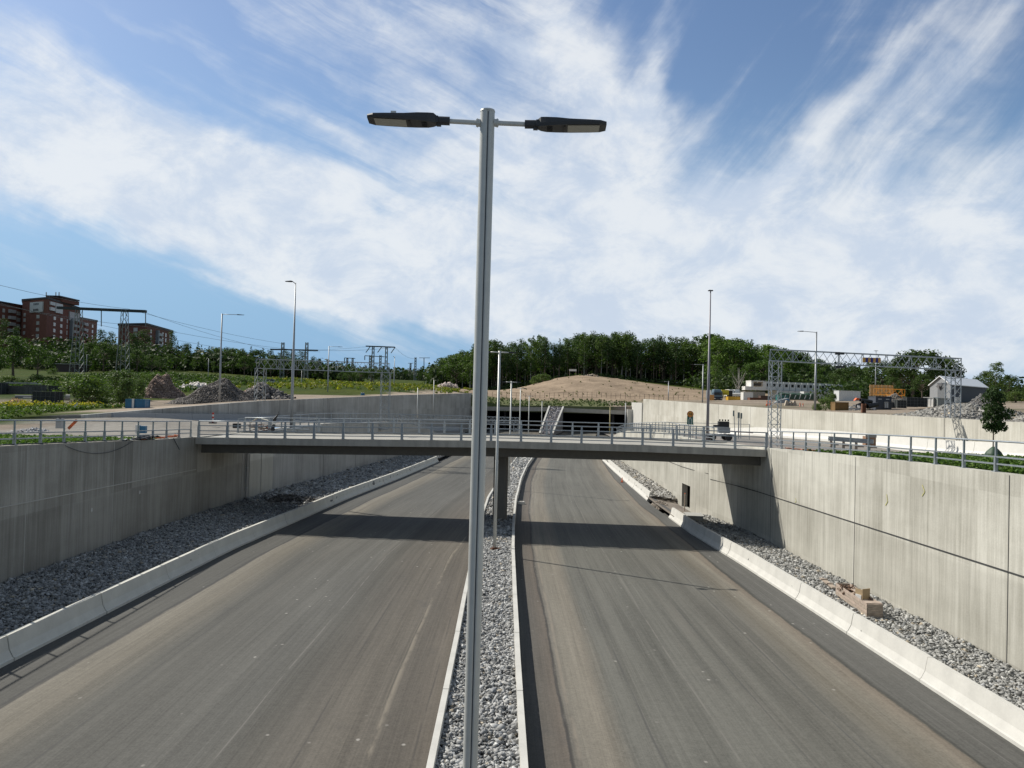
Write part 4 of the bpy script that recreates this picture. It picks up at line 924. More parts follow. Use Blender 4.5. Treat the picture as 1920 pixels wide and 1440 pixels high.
def rowtrees(x0, x1, step, Yf, topoff, kinds, label, group, wide=1., jit=8, tint=(1,1,1), br=1.0, topf=TOPF):
    x = x0; cnt = 0
    while x < x1:
        Y = Yf(x)+rt.uniform(-5, 5); k = rt.choice(kinds)
        if '#' in label: label_ = label.replace('#', ORD[cnt]); cnt += 1
        else: label_ = label
        tree_px(k, rt.randrange(4), x+rt.uniform(-step*.3, step*.3), topf(x)+topoff+rt.uniform(-jit*.4, jit), Y, label_, group, wide*rt.uniform(.85, 1.2), br=br, tint=tint)
        x += step*rt.uniform(.75, 1.25)
Gf = 'trees of the wood behind the sandy hill'
rowtrees(880, 1345, 15, lambda x: 318, 3, ['pine', 'pine', 'birch'], 'bare-trunked tree of the front row behind the sandy hill, # from the left', Gf)
rowtrees(885, 1345, 17, lambda x: 332, -1, ['pine', 'spruce', 'birch', 'pine'], 'tree rising above the front row behind the sandy hill, # from the left', Gf)
rowtrees(885, 1345, 18, lambda x: 326, 10, ['pine', 'birch', 'broad'], 'tree of the middle row behind the sandy hill, # from the left', Gf, 1.25)
rowtrees(880, 1345, 20, lambda x: 350, 6, ['pine', 'spruce'], 'tree deep inside the wood behind the sandy hill, # from the left', Gf, 1.3)
rowtrees(795, 905, 13, lambda x: 300+(900-x)*.6, 2, ['birch', 'broad', 'birch'], 'leafy wood-edge tree left of the big near lamp pole, # from the left', 'trees at the left edge of the wood', 1.1)
rowtrees(800, 900, 18, lambda x: 330+(900-x)*.6, -2, ['pine', 'broad'], 'tree behind the left edge of the wood, # from the left', 'trees at the left edge of the wood', 1.2)
rowtrees(1330, 1560, 17, lambda x: 290, 8, ['birch', 'broad', 'birch'], 'light green tree on the slope behind the white site offices, # from the left', 'leafy trees behind the site offices', 1.15, 16, (1.15, 1.2, 1.0))
rowtrees(1330, 1545, 16, lambda x: 318, -1, ['pine', 'broad', 'spruce'], 'dark ridge tree behind the white site offices, # from the left', 'ridge trees behind the site offices', 1.25)
rowtrees(1345, 1560, 26, lambda x: 272, 34, ['broad', 'birch'], 'lower leafy tree directly behind the white offices, # from the left', 'leafy trees behind the site offices', 1.1, 18, (1.1, 1.15, 1.0))
TL = lerp([330,370,420,460,500,560,600,640,700,760,800], [632,640,644,648,655,655,672,690,697,692,694])
rowtrees(325, 640, 15, lambda x: 330, 0, ['spruce', 'pine', 'pine', 'broad'], 'dark skyline tree of the left wooded hill, # from the left', 'skyline trees of the left hill', 1.25, 7, topf=TL)
rowtrees(300, 640, 18, lambda x: 308, 22, ['broad', 'birch', 'broad'], 'rounded leafy tree at the left hill foot, # from the left', 'foot trees of the left hill', 1.0, 16, topf=TL)
rowtrees(320, 640, 22, lambda x: 318, 10, ['broad', 'pine'], 'tree halfway up the left wooded hill, # from the left', 'middle trees of the left hill', 1.2, 10, topf=TL)
rowtrees(640, 815, 13, lambda x: 560, 2, ['pine', 'broad', 'spruce'], 'far dark tree in the valley gap between the hills, # from the left', 'far trees of the valley gap', 1.4, 5, topf=TL)
for k, (px, py, Y, w_) in enumerate(((640,697,290,.9),(655,694,300,1.0),(676,690,296,1.1),(698,688,300,1.2),(716,692,298,1.0))):
    tree_px('broad', rt.randrange(4), px, py, Y, 'rounded green tree below the slanted-insulator pylon, %s from the left' % ORD[k], 'clump below the pylon', w_*1.1)
# in front of and beside the brick houses
for k, (kd, px, py, Y, w_, lab) in enumerate([
    ('broad', 28, 628, 205, 1.15, 'large spreading tree at the left picture edge in front of the brick tower'),
    ('broad', 72, 648, 215, 1.0, 'spreading tree beside the large one, below the brick tower'),
    ('broad', -12, 652, 190, 1.1, 'dark tree cut by the left picture edge'),
    ('pine', 6, 596, 300, 1.2, 'dark conifer against the left brick wing'),
    ('pine', 30, 612, 300, 1.1, 'dark conifer between the left brick wing and the spreading tree'),
    ('broad', 168, 640, 285, .85, 'tree right of the brick tower behind the pylon leg'),
    ('pine', 190, 616, 290, 1.2, 'dark pine between the two brick buildings, left of its taller neighbour'),
    ('pine', 207, 620, 285, 1.1, 'dark pine between the two brick buildings'),
    ('broad', 196, 640, 268, 1.0, 'leafy tree below the pines between the brick buildings'),
    ('broad', 220, 646, 272, 1.0, 'leafy tree left of the second pylon leg'),
    ('pine', 250, 622, 280, 1.3, 'dark pine in front of the small brick building'),
    ('pine', 272, 616, 285, 1.4, 'tallest dark pine in front of the small brick building'),
    ('broad', 258, 655, 268, 1.0, 'dark leafy tree at the foot of the small brick building'),
    ('broad', 285, 662, 265, 1.0, 'dark leafy tree below the right end of the small brick building'),
    ('broad', 300, 668, 270, .9, 'leafy tree beneath the balconies of the small brick building'),
    ('pine', 324, 618, 320, .9, 'thin pine just right of the small brick building'),
    ('broad', 150, 668, 290, .7, 'low tree at the foot of the brick tower entrance'),
    ('broad', 112, 664, 300, .5, 'small tree by the brick tower entrance'),
    ('bush', 100, 688, 240, 1.3, 'green bush on the bank below the brick tower'),
    ('bush', 70, 700, 200, 1.6, 'broad green bush behind the stacked blocks'),
    ('bush', 20, 702, 195, 1.8, 'green bush behind the stacks at the left edge'),
    ('bush', 268, 694, 180, 1.0, 'bush behind the brown rubble heap'),
    ('bush', 292, 694, 185, .9, 'bush right of the bush behind the brown rubble heap'),
    ('bush', 160, 698, 108, 1.35, 'rounded dark green bush left of the taller shrub'),
    ('bush', 140, 708, 130, 1.0, 'small rounded bush at the left of the dark bush'),
    ('willow', 230, 688, 106, 1.3, 'tall loose shrub in front of the brown rubble heap'),
    ('willow', 262, 708, 123, .9, 'shrub at the right of the tall loose shrub, beside the brown heap'),
    ('willow', 212, 706, 120, .9, 'shrub at the left of the tall loose shrub'),
    ('bush', 172, 716, 107, 1.2, 'dark bush in front, nearest the earth bank on the left'),
    ('willow', 236, 704, 104, 1.1, 'nearest loose shrub just behind the blue waste container'),
    ('bush', 460, 706, 200, 1.3, 'bush on the meadow edge behind the grey heap'),
    ('bush', 425, 710, 200, 1.3, 'bush behind the top of the grey gravel heap'),
    ('bush', 618, 710, 205, 1.0, 'rounded bush on the meadow beneath the left gantry beam'),
    ('bush', 604, 714, 200, .8, 'smaller bush beside the rounded bush on the meadow'),
    ('bush', 1018, 697, 288, 1.2, 'bright green bush at the left foot of the wood on the sandy hill'),
    ('bush', 1005, 703, 285, 1.0, 'smaller bush left of the bright bush on the sandy hill'),
    ('bush', 1548, 740, 112, .9, 'bush behind the right wall beside the lamp post'),
    ('willow', 1562, 735, 112, .8, 'tall green shrub behind the right wall in front of the offices'),
    ('bush', 1532, 752, 110, .8, 'low green bush left of the lamp post foot on the right wall'),
    ]):
    tree_px(kd, k % 4, px, py, Y, lab, wide=w_, br=(1.0 if kd != 'willow' else 1.0))
for k, (kd, px, py, Y, w_, lab) in enumerate([
    ('broad', 1575, 690, 255, 1.0, 'leafy tree left of the striped gantry panel'), ('broad', 1600, 684, 250, 1.1, 'leafy tree beneath the striped gantry panel'), ('birch', 1632, 680, 252, 1.3, 'pale leafy tree behind the double flat-headed lamp'),
    ('broad', 1655, 672, 215, 1.0, 'tree behind the yellow timber formwork'), ('broad', 1690, 668, 205, 1.0, 'dark tree right of the yellow formwork'), ('broad', 1712, 652, 205, 1.1, 'tallest dark tree of the clump left of the barn'),
    ('broad', 1742, 655, 210, 1.1, 'dark tree of the clump directly behind the barn front'), ('broad', 1772, 664, 208, 1.0, 'dark tree behind the white barn roof'), ('broad', 1730, 700, 190, 1.0, 'lower tree of the clump beside the barn front'), ('broad', 1675, 705, 195, .9, 'lower tree right behind the orange lattice parts'),
    ('broad', 1790, 690, 212, .9, 'tree behind the middle of the white barn roof'), ('birch', 1868, 678, 185, 1.4, 'tallest tree right of the barn'), ('broad', 1848, 694, 190, .9, 'tree at the right end of the barn roof'), ('broad', 1893, 700, 188, .9, 'tree near the right picture edge'), ('bush', 1905, 728, 150, 1.4, 'yellow green bush at the right picture edge'), ('broad', 1925, 722, 195, .7, 'tree cut by the right picture edge'),
    ]):
    tree_px(kd, k % 4, px, py, Y, lab, wide=w_, br=.8)
# young street tree on the verge, with watering bag
p = W(1862, 838, 45); yt = tree('young', 1, p.x, 45, W(1862, 722, 45).z, 'small dark green street tree on the grass verge behind the right railing', zbase=ZRT(45)-.05, wide=.84, br=.75)
bg_ = thing('watering_bag', 'dark green watering bag around the foot of the small street tree', 'watering bag', (p.x+.05, 45, ZRT(45)-.05))
mb = MB(); rows = []
for r_, h_ in ((.42, 0), (.46, .12), (.36, .32), (.2, .5), (.08, .62)): rows.append([(math.cos(a)*r_*(1+.12*math.sin(a*5)), math.sin(a)*r_*(1+.12*math.sin(a*5)), h_) for a in np.linspace(0, 6.283, 15)[:-1]])
mb.grid(rows, closed=True, caps=True); mb.build('bag', green_m, bg_, smooth=True)
# bare pale tree behind the white vans
t = thing('bare_tree', 'leafless pale tree standing behind the white vans', 'tree', (W(1385, 745, 225).x, 225, Tzz(W(1385, 745, 225).x, 225)))
mb = MB(); top = W(1385, 688, 225).z-t.location.z; mb.tube([(0, 0, -.3), (.1, 0, top*.5), (0, 0, top)], [.2, .12, .02], 8); mb.build('trunk', bark_pale, t)
mb = MB(); rb = random.Random(3)
for k in range(16): a = rb.uniform(0, 6.28); h = rb.uniform(.15, .6)*top; L_ = rb.uniform(.3, .5)*top; mb.tube([(0, 0, h), (math.cos(a)*L_*.35, math.sin(a)*L_*.35, h+L_*.5), (math.cos(a)*L_*.6, math.sin(a)*L_*.6, h+L_)], [.07, .045, .01], 5)
mb.build('branches', bark_pale, t)
# undergrowth under the woods: nobody could count it
def undergrowth(label, x0, x1, y0, y1, n, h, size, cols, seed, zf=None, name='undergrowth'):
    r = np.random.default_rng(seed); k = n//14; X = r.uniform(x0, x1, k) if not callable(x0) else None; Y = r.uniform(y0, y1, k)
    if X is None: X = np.array([x0(y)+(x1(y)-x0(y))*r.random() for y in Y])
    Z = Tz(X, Y) if zf is None else np.array([zf(a, b) for a, b in zip(X, Y)]); hh = h*r.uniform(.3, 1.0, k)
    cl = [(a, b, c+q*.5, q*.62) for a, b, c, q in zip(X, Y, Z, hh)]
    v, f, c = leaf_mesh(cl, [14]*k, size, cols, seed, .8); lo = (float(X.mean()), float(Y.mean()), float(Z.mean()))
    return tag(fast_mesh(name, v, f, leafm, c, lo), label, 'vegetation', kind='stuff')
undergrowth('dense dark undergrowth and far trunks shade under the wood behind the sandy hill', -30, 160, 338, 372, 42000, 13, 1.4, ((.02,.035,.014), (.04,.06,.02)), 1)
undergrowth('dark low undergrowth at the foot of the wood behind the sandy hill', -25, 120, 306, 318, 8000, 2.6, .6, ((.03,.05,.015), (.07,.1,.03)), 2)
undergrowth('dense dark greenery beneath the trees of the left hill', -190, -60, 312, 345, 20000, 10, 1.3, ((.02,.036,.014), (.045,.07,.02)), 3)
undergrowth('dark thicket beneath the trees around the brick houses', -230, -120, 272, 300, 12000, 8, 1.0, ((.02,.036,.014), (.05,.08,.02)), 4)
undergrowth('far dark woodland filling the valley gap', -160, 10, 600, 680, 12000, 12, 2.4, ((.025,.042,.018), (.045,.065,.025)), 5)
undergrowth('dark thicket behind the site offices', 70, 150, 262, 300, 12000, 8, 1.0, ((.025,.045,.014), (.06,.09,.025)), 6)
undergrowth('dark thicket beneath the tree clump left of the barn', 88, 150, 205, 225, 8000, 7, .9, ((.022,.04,.012), (.05,.08,.02)), 7)
undergrowth('meadow plants with yellow flowers behind the left outer wall', -75, -10, 168, 300, 22000, 1.0, .42, ((.11,.15,.03), (.30,.28,.03)), 8)
undergrowth('tall green weeds on the left meadow by the gravel heaps', -120, -60, 150, 250, 22000, 1.3, .5, ((.045,.08,.02), (.09,.13,.03)), 9)
undergrowth('green weeds in front of the dark gabion block on the left', -80, -45, 72, 98, 20000, .6, .26, ((.07,.11,.025), (.13,.18,.04)), 10)
undergrowth('yellow flowering weeds left of the blue container', -58, -46, 90, 96, 2600, .9, .2, ((.12,.16,.03), (.55,.42,.03)), 11)
undergrowth('low sparse shrubs planted on the bank above the tunnel', -6, 38, 210, 232, 5200, .8, .32, ((.06,.08,.03), (.10,.13,.045)), 12)
undergrowth('sparse low weeds dotted over the sandy hill', -5, 75, 240, 290, 1500, .5, .3, ((.09,.11,.04), (.16,.17,.06)), 16)
undergrowth('green weeds and yellow flowers on the ground at the right end of the barn', 108, 140, 125, 165, 4000, .9, .4, ((.09,.12,.03), (.25,.24,.04)), 13)
undergrowth('low green ground cover on the verge behind the left railing', lambda y: -33, lambda y: -21.15, 24, 50, 42000, .2, .12, ((.07,.13,.025), (.14,.21,.04)), 14, lambda x, y: ZLT(y)-.02, 'ground_cover')
undergrowth('low green ground cover on the verge behind the right railing', lambda y: 17.8, lambda y: 29.5, 18, 47.5, 60000, .2, .12, ((.05,.10,.018), (.12,.18,.035)), 15, lambda x, y: ZRT(y)-.05, 'ground_cover')
# ------------------------------------------------------------------ brick houses
def seg(a, b, t): return a+(b-a)*t
def brick_house(label, faces, back, ztops, floors, wins, name='apartment_building', extra=None):
    # faces: plan points left to right (front outline); back: plan points closing it
    z0 = min(Tzz(p[0], p[1]) for p in faces)-4; t = thing(name, label, 'building', (faces[0][0], faces[0][1], z0)); L = t.location
    for i in range(len(faces)-1):
        pass
    mb = MB(L); ring = faces+back; n = len(ring)
    mb.v += [(p[0], p[1], z0) for p in ring]+[(p[0], p[1], z) for p, z in zip(ring, ztops)]
    for k in range(n): mb.f.append((k, (k+1) % n, n+(k+1) % n, n+k)); mb.uv.append(None)
    mb.build('wall', brick_m, t)
    mb = MB(L); ctr = sum((Vector((p[0], p[1], 0)) for p in ring), Vector())/n; r2 = [Vector((p[0], p[1], 0))+(Vector((p[0], p[1], 0))-ctr).normalized()*.5 for p in ring]
    mb.v += [(p.x, p.y, z-.05) for p, z in zip(r2, ztops)]+[(p.x, p.y, z+.75) for p, z in zip(r2, ztops)]
    for k in range(n): mb.f.append((k, (k+1) % n, n+(k+1) % n, n+k)); mb.uv.append(None)
    mb.f.append(tuple(range(n, 2*n))); mb.uv.append(None); mb.f.append(tuple(range(n-1, -1, -1))); mb.uv.append(None)
    mb.build('roof', roofdark, t)
    for (fi, tt, zs, w_, h_, m_) in wins:
        a, b = Vector((*faces[fi], 0)), Vector((*faces[fi+1], 0)); d = (b-a).normalized(); nn = Vector((d.y, -d.x, 0)); c = a.lerp(b, tt)
        for z in zs:
            mb = MB(L); mb.box(c+nn*.04+Vector((0, 0, z)), (w_, .12, h_), math.atan2(d.y, d.x)); fr = mb.build('window', m_ or win_m, t)
    return t, L
def PX(px, Y): p = W(px, 700, Y); return (p.x, Y)
def ZP(px, py, Y): return W(px, py, Y).z
Yb = 350
fl = lambda px, ys, Y: [ZP(px, y, Y) for y in ys]
A, B, C, D = PX(50, 348), PX(90, 342), PX(150, 372), PX(150, 372)
# tower
A = PX(37, 352); B = PX(84, 340); C = PX(146, 372)
zA = ZP(60, 562, 346)
tw, L = brick_house('tall red brick apartment tower with white top balcony panel', [A, B, C], [PX(120, 395), PX(40, 380)], [zA, zA, zA-1, zA-1, zA], 9,
    [(0, .66, fl(70, (594, 606, 618, 630, 642), 345), 2.4, 1.5, None), (1, .22, fl(98, (597.5, 609, 620.5, 632, 643.5), 350), 2.0, 1.5, None), (1, .42, fl(111, (600, 612, 623, 634, 645), 356), 2.0, 1.5, None),
     (1, .60, fl(119, (602, 613, 624, 635), 360), 1.0, 1.8, None), (0, .12, fl(46, (590, 600, 612, 624), 350), 1.8, 1.5, None)])
def panel(root, L, faces, fi, t0, t1, za, zb_, depth, m, name):
    a, b = Vector((*faces[fi], 0)), Vector((*faces[fi+1], 0)); d = (b-a).normalized(); nn = Vector((d.y, -d.x, 0)); c = a.lerp(b, (t0+t1)/2)+nn*depth/2
    mb = MB(L); mb.box((c.x, c.y, (za+zb_)/2), ((b-a).length*(t1-t0), depth+.02, abs(zb_-za)), math.atan2(d.y, d.x)); o = mb.build(name, m, root)
    return o, c+nn*(depth/2+.03), math.atan2(d.y, d.x), d
pan, c, an, d = panel(tw, L, [A, B, C], 0, .36, .86, ZP(65, 585, 344), ZP(65, 566, 344), .5, white_m, 'balcony_panel')
for zz in (570, 581):
    for k in range(4): MB(L).box(c+d*((k-1.5)*1.15)+Vector((0, 0, ZP(65, zz, 344))), (.7, .08, .9), an).build('pane', glass_dark, pan)
for (t0, t1, ya, yb) in ((.06, .20, 576, 570), (.06, .20, 586, 580), (.22, .42, 588, 570), (.64, .98, 597, 580)):
    pan, c, an, d = panel(tw, L, [A, B, C], 1, t0, t1, ZP(110, ya, 352), ZP(110, yb, 352), .5, white_m if t0 < .5 else mat('grey white panel', (.5,.5,.5), .6), 'balcony_panel')
    MB(L).box(c, (.9, .08, .9), an).build('pane', glass_dark, pan) if False else None
for y in (601, 612, 623, 634, 645, 655): panel(tw, L, [A, B, C], 1, .70, .90, ZP(130, y, 362), ZP(130, y-4.5, 362), 1.3, mat('balcony front', (.36,.38,.39), .6), 'balcony')
panel(tw, L, [A, B, C], 1, .675, .70, ZP(125, 672, 362), ZP(125, 597, 362), 1.4, mat('downpipe grey', (.25,.29,.31), .6), 'balcony_column')
mb = MB(L); x0, x1 = PX(76, 346), PX(112, 352); zz = ZP(95, 557, 350); mb.prism([(0, zA), (0, zz), (1, zz), (1, zA)], (Vector((x0[0], 348, 0)), Vector((x1[0]-x0[0], 4, 0)), Vector((0, 14, 0)))); ph = mb.build('penthouse', brick_m, tw)
mb = MB(L); mb.box(((x0[0]+x1[0])/2, 357, zz+.35), (x1[0]-x0[0]+1.4, 16, .6)); mb.build('roof', roofdark, ph)
for px in (87, 105, 111):
    q = W(px, 559, 352); mb = MB(L); mb.tube([(q.x, 352, q.z-1), (q.x, 352, q.z+2.6)], .12, 6); mb.box((q.x, 351.8, q.z+1.8), (.35, .3, 1.6)); mb.build('antenna', white_m, tw)
# lower wing right of the tower
A2, B2 = PX(146, 371), PX(179, 402)
z2 = ZP(146, 597, 371); z3 = ZP(179, 603, 402)
rw, L2 = brick_house('lower red brick wing attached at the right of the tower', [A2, B2], [PX(176, 415), PX(150, 395)], [z2, z3, z3, z2], 6,
    [(0, .72, fl(171, (612, 622, 632), 395), 2.2, 1.5, None), (0, .42, fl(160, (609, 620, 631), 385), 1.8, 1.5, None)])
for y in (611, 621, 631): panel(rw, L2, [A2, B2], 0, .12, .34, ZP(155, y, 380), ZP(155, y-4.5, 380), 1.2, mat('balcony front', (0,0,0)), 'balcony')
A3, B3 = PX(-30, 336), PX(37, 356)
lw, L3 = brick_house('lower red brick wing at the left picture edge', [A3, B3], [PX(30, 372), PX(-30, 352)], [ZP(-30, 563, 336), ZP(37, 575, 356), ZP(37, 575, 356), ZP(-30, 563, 336)], 6,
    [(0, .90, fl(29, (586, 598, 610, 622), 350), 2.2, 1.6, None), (0, .47, fl(3, (582, 594, 606), 345), 1.4, 1.6, None)])
for y in (586, 598, 610, 622): panel(lw, L3, [A3, B3], 0, .60, .76, ZP(14, y, 348), ZP(14, y-6, 348), 1.2, mat('grey white panel', (0,0,0)), 'balcony')
A4, B4, C4_ = PX(219, 352), PX(272, 345), PX(320, 378)
z4 = ZP(245, 609, 348); z5 = ZP(320, 622, 378)
sb, L4 = brick_house('small red brick apartment building seen above the pines', [A4, B4, C4_], [PX(300, 395), PX(225, 370)], [z4, z4, z5, z5, z4], 6,
    [(0, .62, fl(252, (618, 628.5), 348), 2.4, 1.6, None), (1, .16, fl(280, (622, 633, 644), 352), 1.3, 1.6, None), (1, .62, fl(305, (627.5, 637, 646), 368), 1.4, 1.7, None), (1, .74, fl(310, (628.5, 638, 647), 370), 1.4, 1.7, None), (1, .92, fl(317, (630, 639, 648, 657), 376), 1.3, 1.7, None)])
for y in (630, 640, 650, 660): panel(sb, L4, [A4, B4, C4_], 1, .38, .54, ZP(296, y, 360), ZP(296, y-5, 360), 1.2, mat('grey white panel', (0,0,0)), 'balcony')
panel(sb, L4, [A4, B4, C4_], 1, .34, .375, ZP(290, 662, 360), ZP(290, 620, 360), 1.3, mat('downpipe grey', (0,0,0)), 'balcony_column')
# low garage below the tower
q = W(124, 697, 262); gz = W(124, 700, 262).z; mb = MB((q.x, 262, gz)); mb.box((q.x, 266, gz+1.2), (6.5, 8, 3.4)); gr = mb.build('garage', mat('dark purple brick', (.07,.055,.055), .9)); tag(gr, 'low dark garage with flat roof below the brick tower', 'garage')
mb = MB(); mb.box((0, 4, 3.05), (7.2, 8.6, .25)); mb.build('roof', mat('pale roof edge', (.3,.31,.3), .7), gr)
# ------------------------------------------------------------------ site buildings, vehicles and materials on the right
def yaw_of(a, b): return math.atan2(b[1]-a[1], b[0]-a[0])
# grey barn with white roof
zb0 = Tzz(W(1790, 765, 150).x, 152)-.3
a = Vector((W(1743, 760, 158).x, 158, zb0)); b = Vector((W(1782, 765, 150).x, 150, zb0)); c = Vector((W(1850, 765, 164).x, 164, zb0)); d = a+(c-b)
ze = W(1782, 721, 150).z; zr_ = W(1763, 706, 154).z
bn = thing('barn', 'grey barn with bright white pitched roof beyond the gravel heap on the right', 'barn', a); L = a
mb = MB(L); m_ab = (a+b)/2; m_cd = (c+d)/2
def up(p, z): return Vector((p.x, p.y, z))
mb.face([a, b, up(b, ze), up(m_ab, zr_-.1), up(a, ze)]); mb.build('gable_wall', clad_grey, bn)
mb = MB(L); mb.face([b, c, up(c, ze), up(b, ze)]); mb.face([c, d, up(d, ze), up(m_cd, zr_-.1), up(c, ze)]); mb.face([d, a, up(a, ze), up(d, ze)]); mb.build('side_wall', dark_blue, bn)
ux = (b-a).normalized(); vy = (c-b).normalized(); mb = MB(L)
for s_, p in ((-1, a), (1, b)):
    e0 = up(p, ze-.12)+ux*s_*.4-vy*.5; e1 = e0+vy*((c-b).length+1.0); r0 = up(m_ab, zr_)-vy*.5; r1 = r0+vy*((c-b).length+1.0); th = Vector((0, 0, .14))
    mb.grid([[e0, r0, r0+th, e0+th], [e1, r1, r1+th, e1+th]], closed=True, caps=True)
mb.build('roof', roof_white, bn)
nn = Vector((ux.y, -ux.x, 0)); an = math.atan2(ux.y, ux.x)
dc = a.lerp(b, .60); mb = MB(L); mb.box(dc+nn*.05+Vector((0, 0, 1.9)), (3.0, .12, 3.9), an); dr = mb.build('door', mat('barn door', (.14,.15,.16), .6), bn)
mb = MB(L); mb.box(dc+nn*.06+Vector((0, 0, 3.95)), (3.3, .16, .2), an); mb.build('door_frame', dark_blue, dr)
fc = a.lerp(b, .55)+nn*.3; mb = MB(L); mb.face([fc+Vector((0, 0, zr_-zb0-2.6)), fc+ux*.9+Vector((0, 0, zr_-zb0-1.1)), fc-ux*.9+nn*.3+Vector((0, 0, zr_-zb0-1.9))]); mb.face([fc+ux*.05+Vector((0, 0, zr_-zb0-2.6)), fc+ux*.75+nn*.6+Vector((0, 0, zr_-zb0-1.3)), fc-ux*.7+nn*.2+Vector((0, 0, zr_-zb0-1.8))]); mb.build('vent_flap', mat('flap metal', (.2,.2,.21), .5), bn)
q = W(1797, 752, 148); o = thing('wall_sign', 'small white panel leaning at the dark side wall of the barn', 'panel', q); MB().box((0, 0, 0), (2.0, .1, 1.4), .6).build('board', white_m, o)
# container helper: corrugated box with frame, local coordinates, origin at base centre
def container(label, px, pyb, Y, w, dp, h, m, rz=0., name='container', cat='container', doors=False, frame=None, z=None):
    q = W(px, pyb, Y); t = thing(name, label, cat, (q.x, Y, q.z if z is None else z), rz=rz)
    mb = MB(); n = max(6, int(w/.28)); rows = []
    prof_ = []
    for i in range(n+1): prof_.append((-w/2+w*i/n, -dp/2+(.04 if i % 2 else 0)))
    for i in range(int(n*dp/w)+2): prof_.append((w/2-(.04 if i % 2 else 0), -dp/2+dp*(i+1)/(int(n*dp/w)+2)))
    prof_.append((-w/2, dp/2))
    mb.grid([[(x, y, 0) for x, y in prof_], [(x, y, h) for x, y in prof_]], closed=True, caps=True); mb.build('body', m, t)
    mb = MB(); f = .09; hw, hd = w/2, dp/2
    for sx in (-1, 1):
        for sy in (-1, 1): mb.box((sx*hw, sy*hd, h/2), (f, f, h+.02))
    for sy in (-1, 1): mb.box((0, sy*hd, h), (w+f, f*1.1, f)); mb.box((0, sy*hd, 0.04), (w+f, f*1.1, f))
    for sx in (-1, 1): mb.box((sx*hw, 0, h), (f*1.1, dp-f*1.2, f))
    mb.build('frame', frame or m, t)
    if doors:
        for s_ in (-1, 1):
            dd = MB().box((s_*w/4, -dp/2-.03, h/2), (w/2-.1, .05, h-.2)).build('door', m, t)
            MB().box((s_*w/4, -dp/2-.075, h*.82), (w*.22, .03, .1)).build('label_plate', white_m, dd)
    return t
# two-storey white site offices: every module a thing
gw = mat('office module white', (.66,.68,.68), .5, var=.05); gw2 = mat('office module bright', (.80,.79,.75), .5, var=.05)
K = 0
for lvl in range(2):
    nmod = 13 if lvl else 11
    for k in range(nmod):
        px0 = 1440+11.4*k; Y = 238+k*.9
        if lvl == 0: px0 += 22
        zb_ = W(px0, 752-k*.15, Y).z; zb_ = W(1500, 749.5, 240).z+lvl*2.62
        x = W(px0, 740, Y).x
        t = thing('office_module', '%s-storey white office module, %s from the left' % (('ground', 'upper')[lvl], ORD[k]), 'site office', (x, Y, zb_), 'white stacked site office modules', rz=.09)
        MB().box((0, 3, 1.28), (1.78, 6, 2.5)).build('body', gw, t)
        MB().box((.9, 3, 1.28), (.05, 6.04, 2.58)).box((0, 3, 2.57), (1.82, 6.05, .07)).build('frame', mat('module frame', (.38,.42,.43), .5), t)
        if lvl == 1 or k % 3 != 1: MB().box((0, -.02, 1.5), (.78, .06, .85)).build('window', glass_dark, t)
q = W(1422, 735, 236); t = thing('office_stair_block', 'bright white end block with open stair at the left end of the offices', 'site office', (q.x, 236, W(1500, 749.5, 240).z+2.5), rz=.09)
MB().box((-1.9, 2, 1.4), (.7, 4, 2.8)).box((1.9, 2, 1.4), (1.0, 4, 2.8)).box((0, 2, 2.65), (4.6, 4, .3)).box((0, 3.8, 1.2), (4.6, .2, 2.4)).box((-.3, 0, .5), (3.4, .15, 1.0)).build('body', gw2, t)
MB().box((.3, 1.5, 1.7), (2.6, .1, .8)).build('opening', mat('deep shade grey', (.12,.12,.12), .9), t)
MB().box((-3.2, 1, .5), (2.0, 2.5, 1.1)).build('landing', gw2, t)
container('pale grey flat container between the offices and the pipe stack', 1588, 752, 190, 5.3, 2.4, 2.4, gw, rz=.1)
container('pale grey long container below the right half of the white offices', 1530, 747, 232, 8.5, 2.4, 1.9, gw, rz=.08)
container('white small container beside the timber wall behind the rusty bins', 1400, 750, 205, 2.4, 2.4, 2.0, gw2, rz=.0)
container('light brown site shed under the white stair block', 1413, 750, 212, 5.2, 2.4, 2.2, mat('tan shed', (.36,.32,.27), .7), name='site_shed', cat='shed')
container('dark blue container with twin doors behind the right wall', 1649, 769, 128, 2.35, 3.4, 2.15, dark_blue, doors=True, z=W(1649, 769, 128).z, rz=-.1)
container('small white container with grey side in front of the barn', 1747, 763, 128, 1.5, 2.6, 1.5, gw2, rz=-.9)
container('grey green corrugated container in front of the barn door', 1765, 763, 127, 2.2, 2.2, 1.35, mat('grey green sheet', (.26,.29,.28), .6), rz=-.05)
container('rusty brown waste container behind the orange cones', 1414, 757, 190, 2.6, 2.0, 1.4, rust_m, frame=rust_m)
container('dark brown waste container left of the gantry leg', 1434, 756, 196, 2.6, 2.0, 1.8, mat('dark brown iron', (.10,.06,.045), .85, var=.3))
container('ochre brown board box behind the right wall, right of the shrub', 1574, 771, 105, 1.7, 1.4, 1.15, mat('ochre board', (.20,.12,.04), .8, var=.2), name='board_box', cat='box')
container('orange site cabinet left of the blue lorry', 1332, 751, 212, 1.4, 1.6, 1.5, mat('orange cabinet', (.72,.38,.14), .6), name='cabinet', cat='cabinet')
container('yellow shallow tipper skip in front of the white vans', 1379, 751, 208, 4.4, 2.2, .95, mat('skip yellow', (.62,.36,.03), .5), name='skip', cat='skip')
container('teal container between the gantry leg and the green tarpaulin', 1466, 752, 205, 2.4, 2.4, 1.5, mat('teal sheet', (.03,.16,.15), .5))
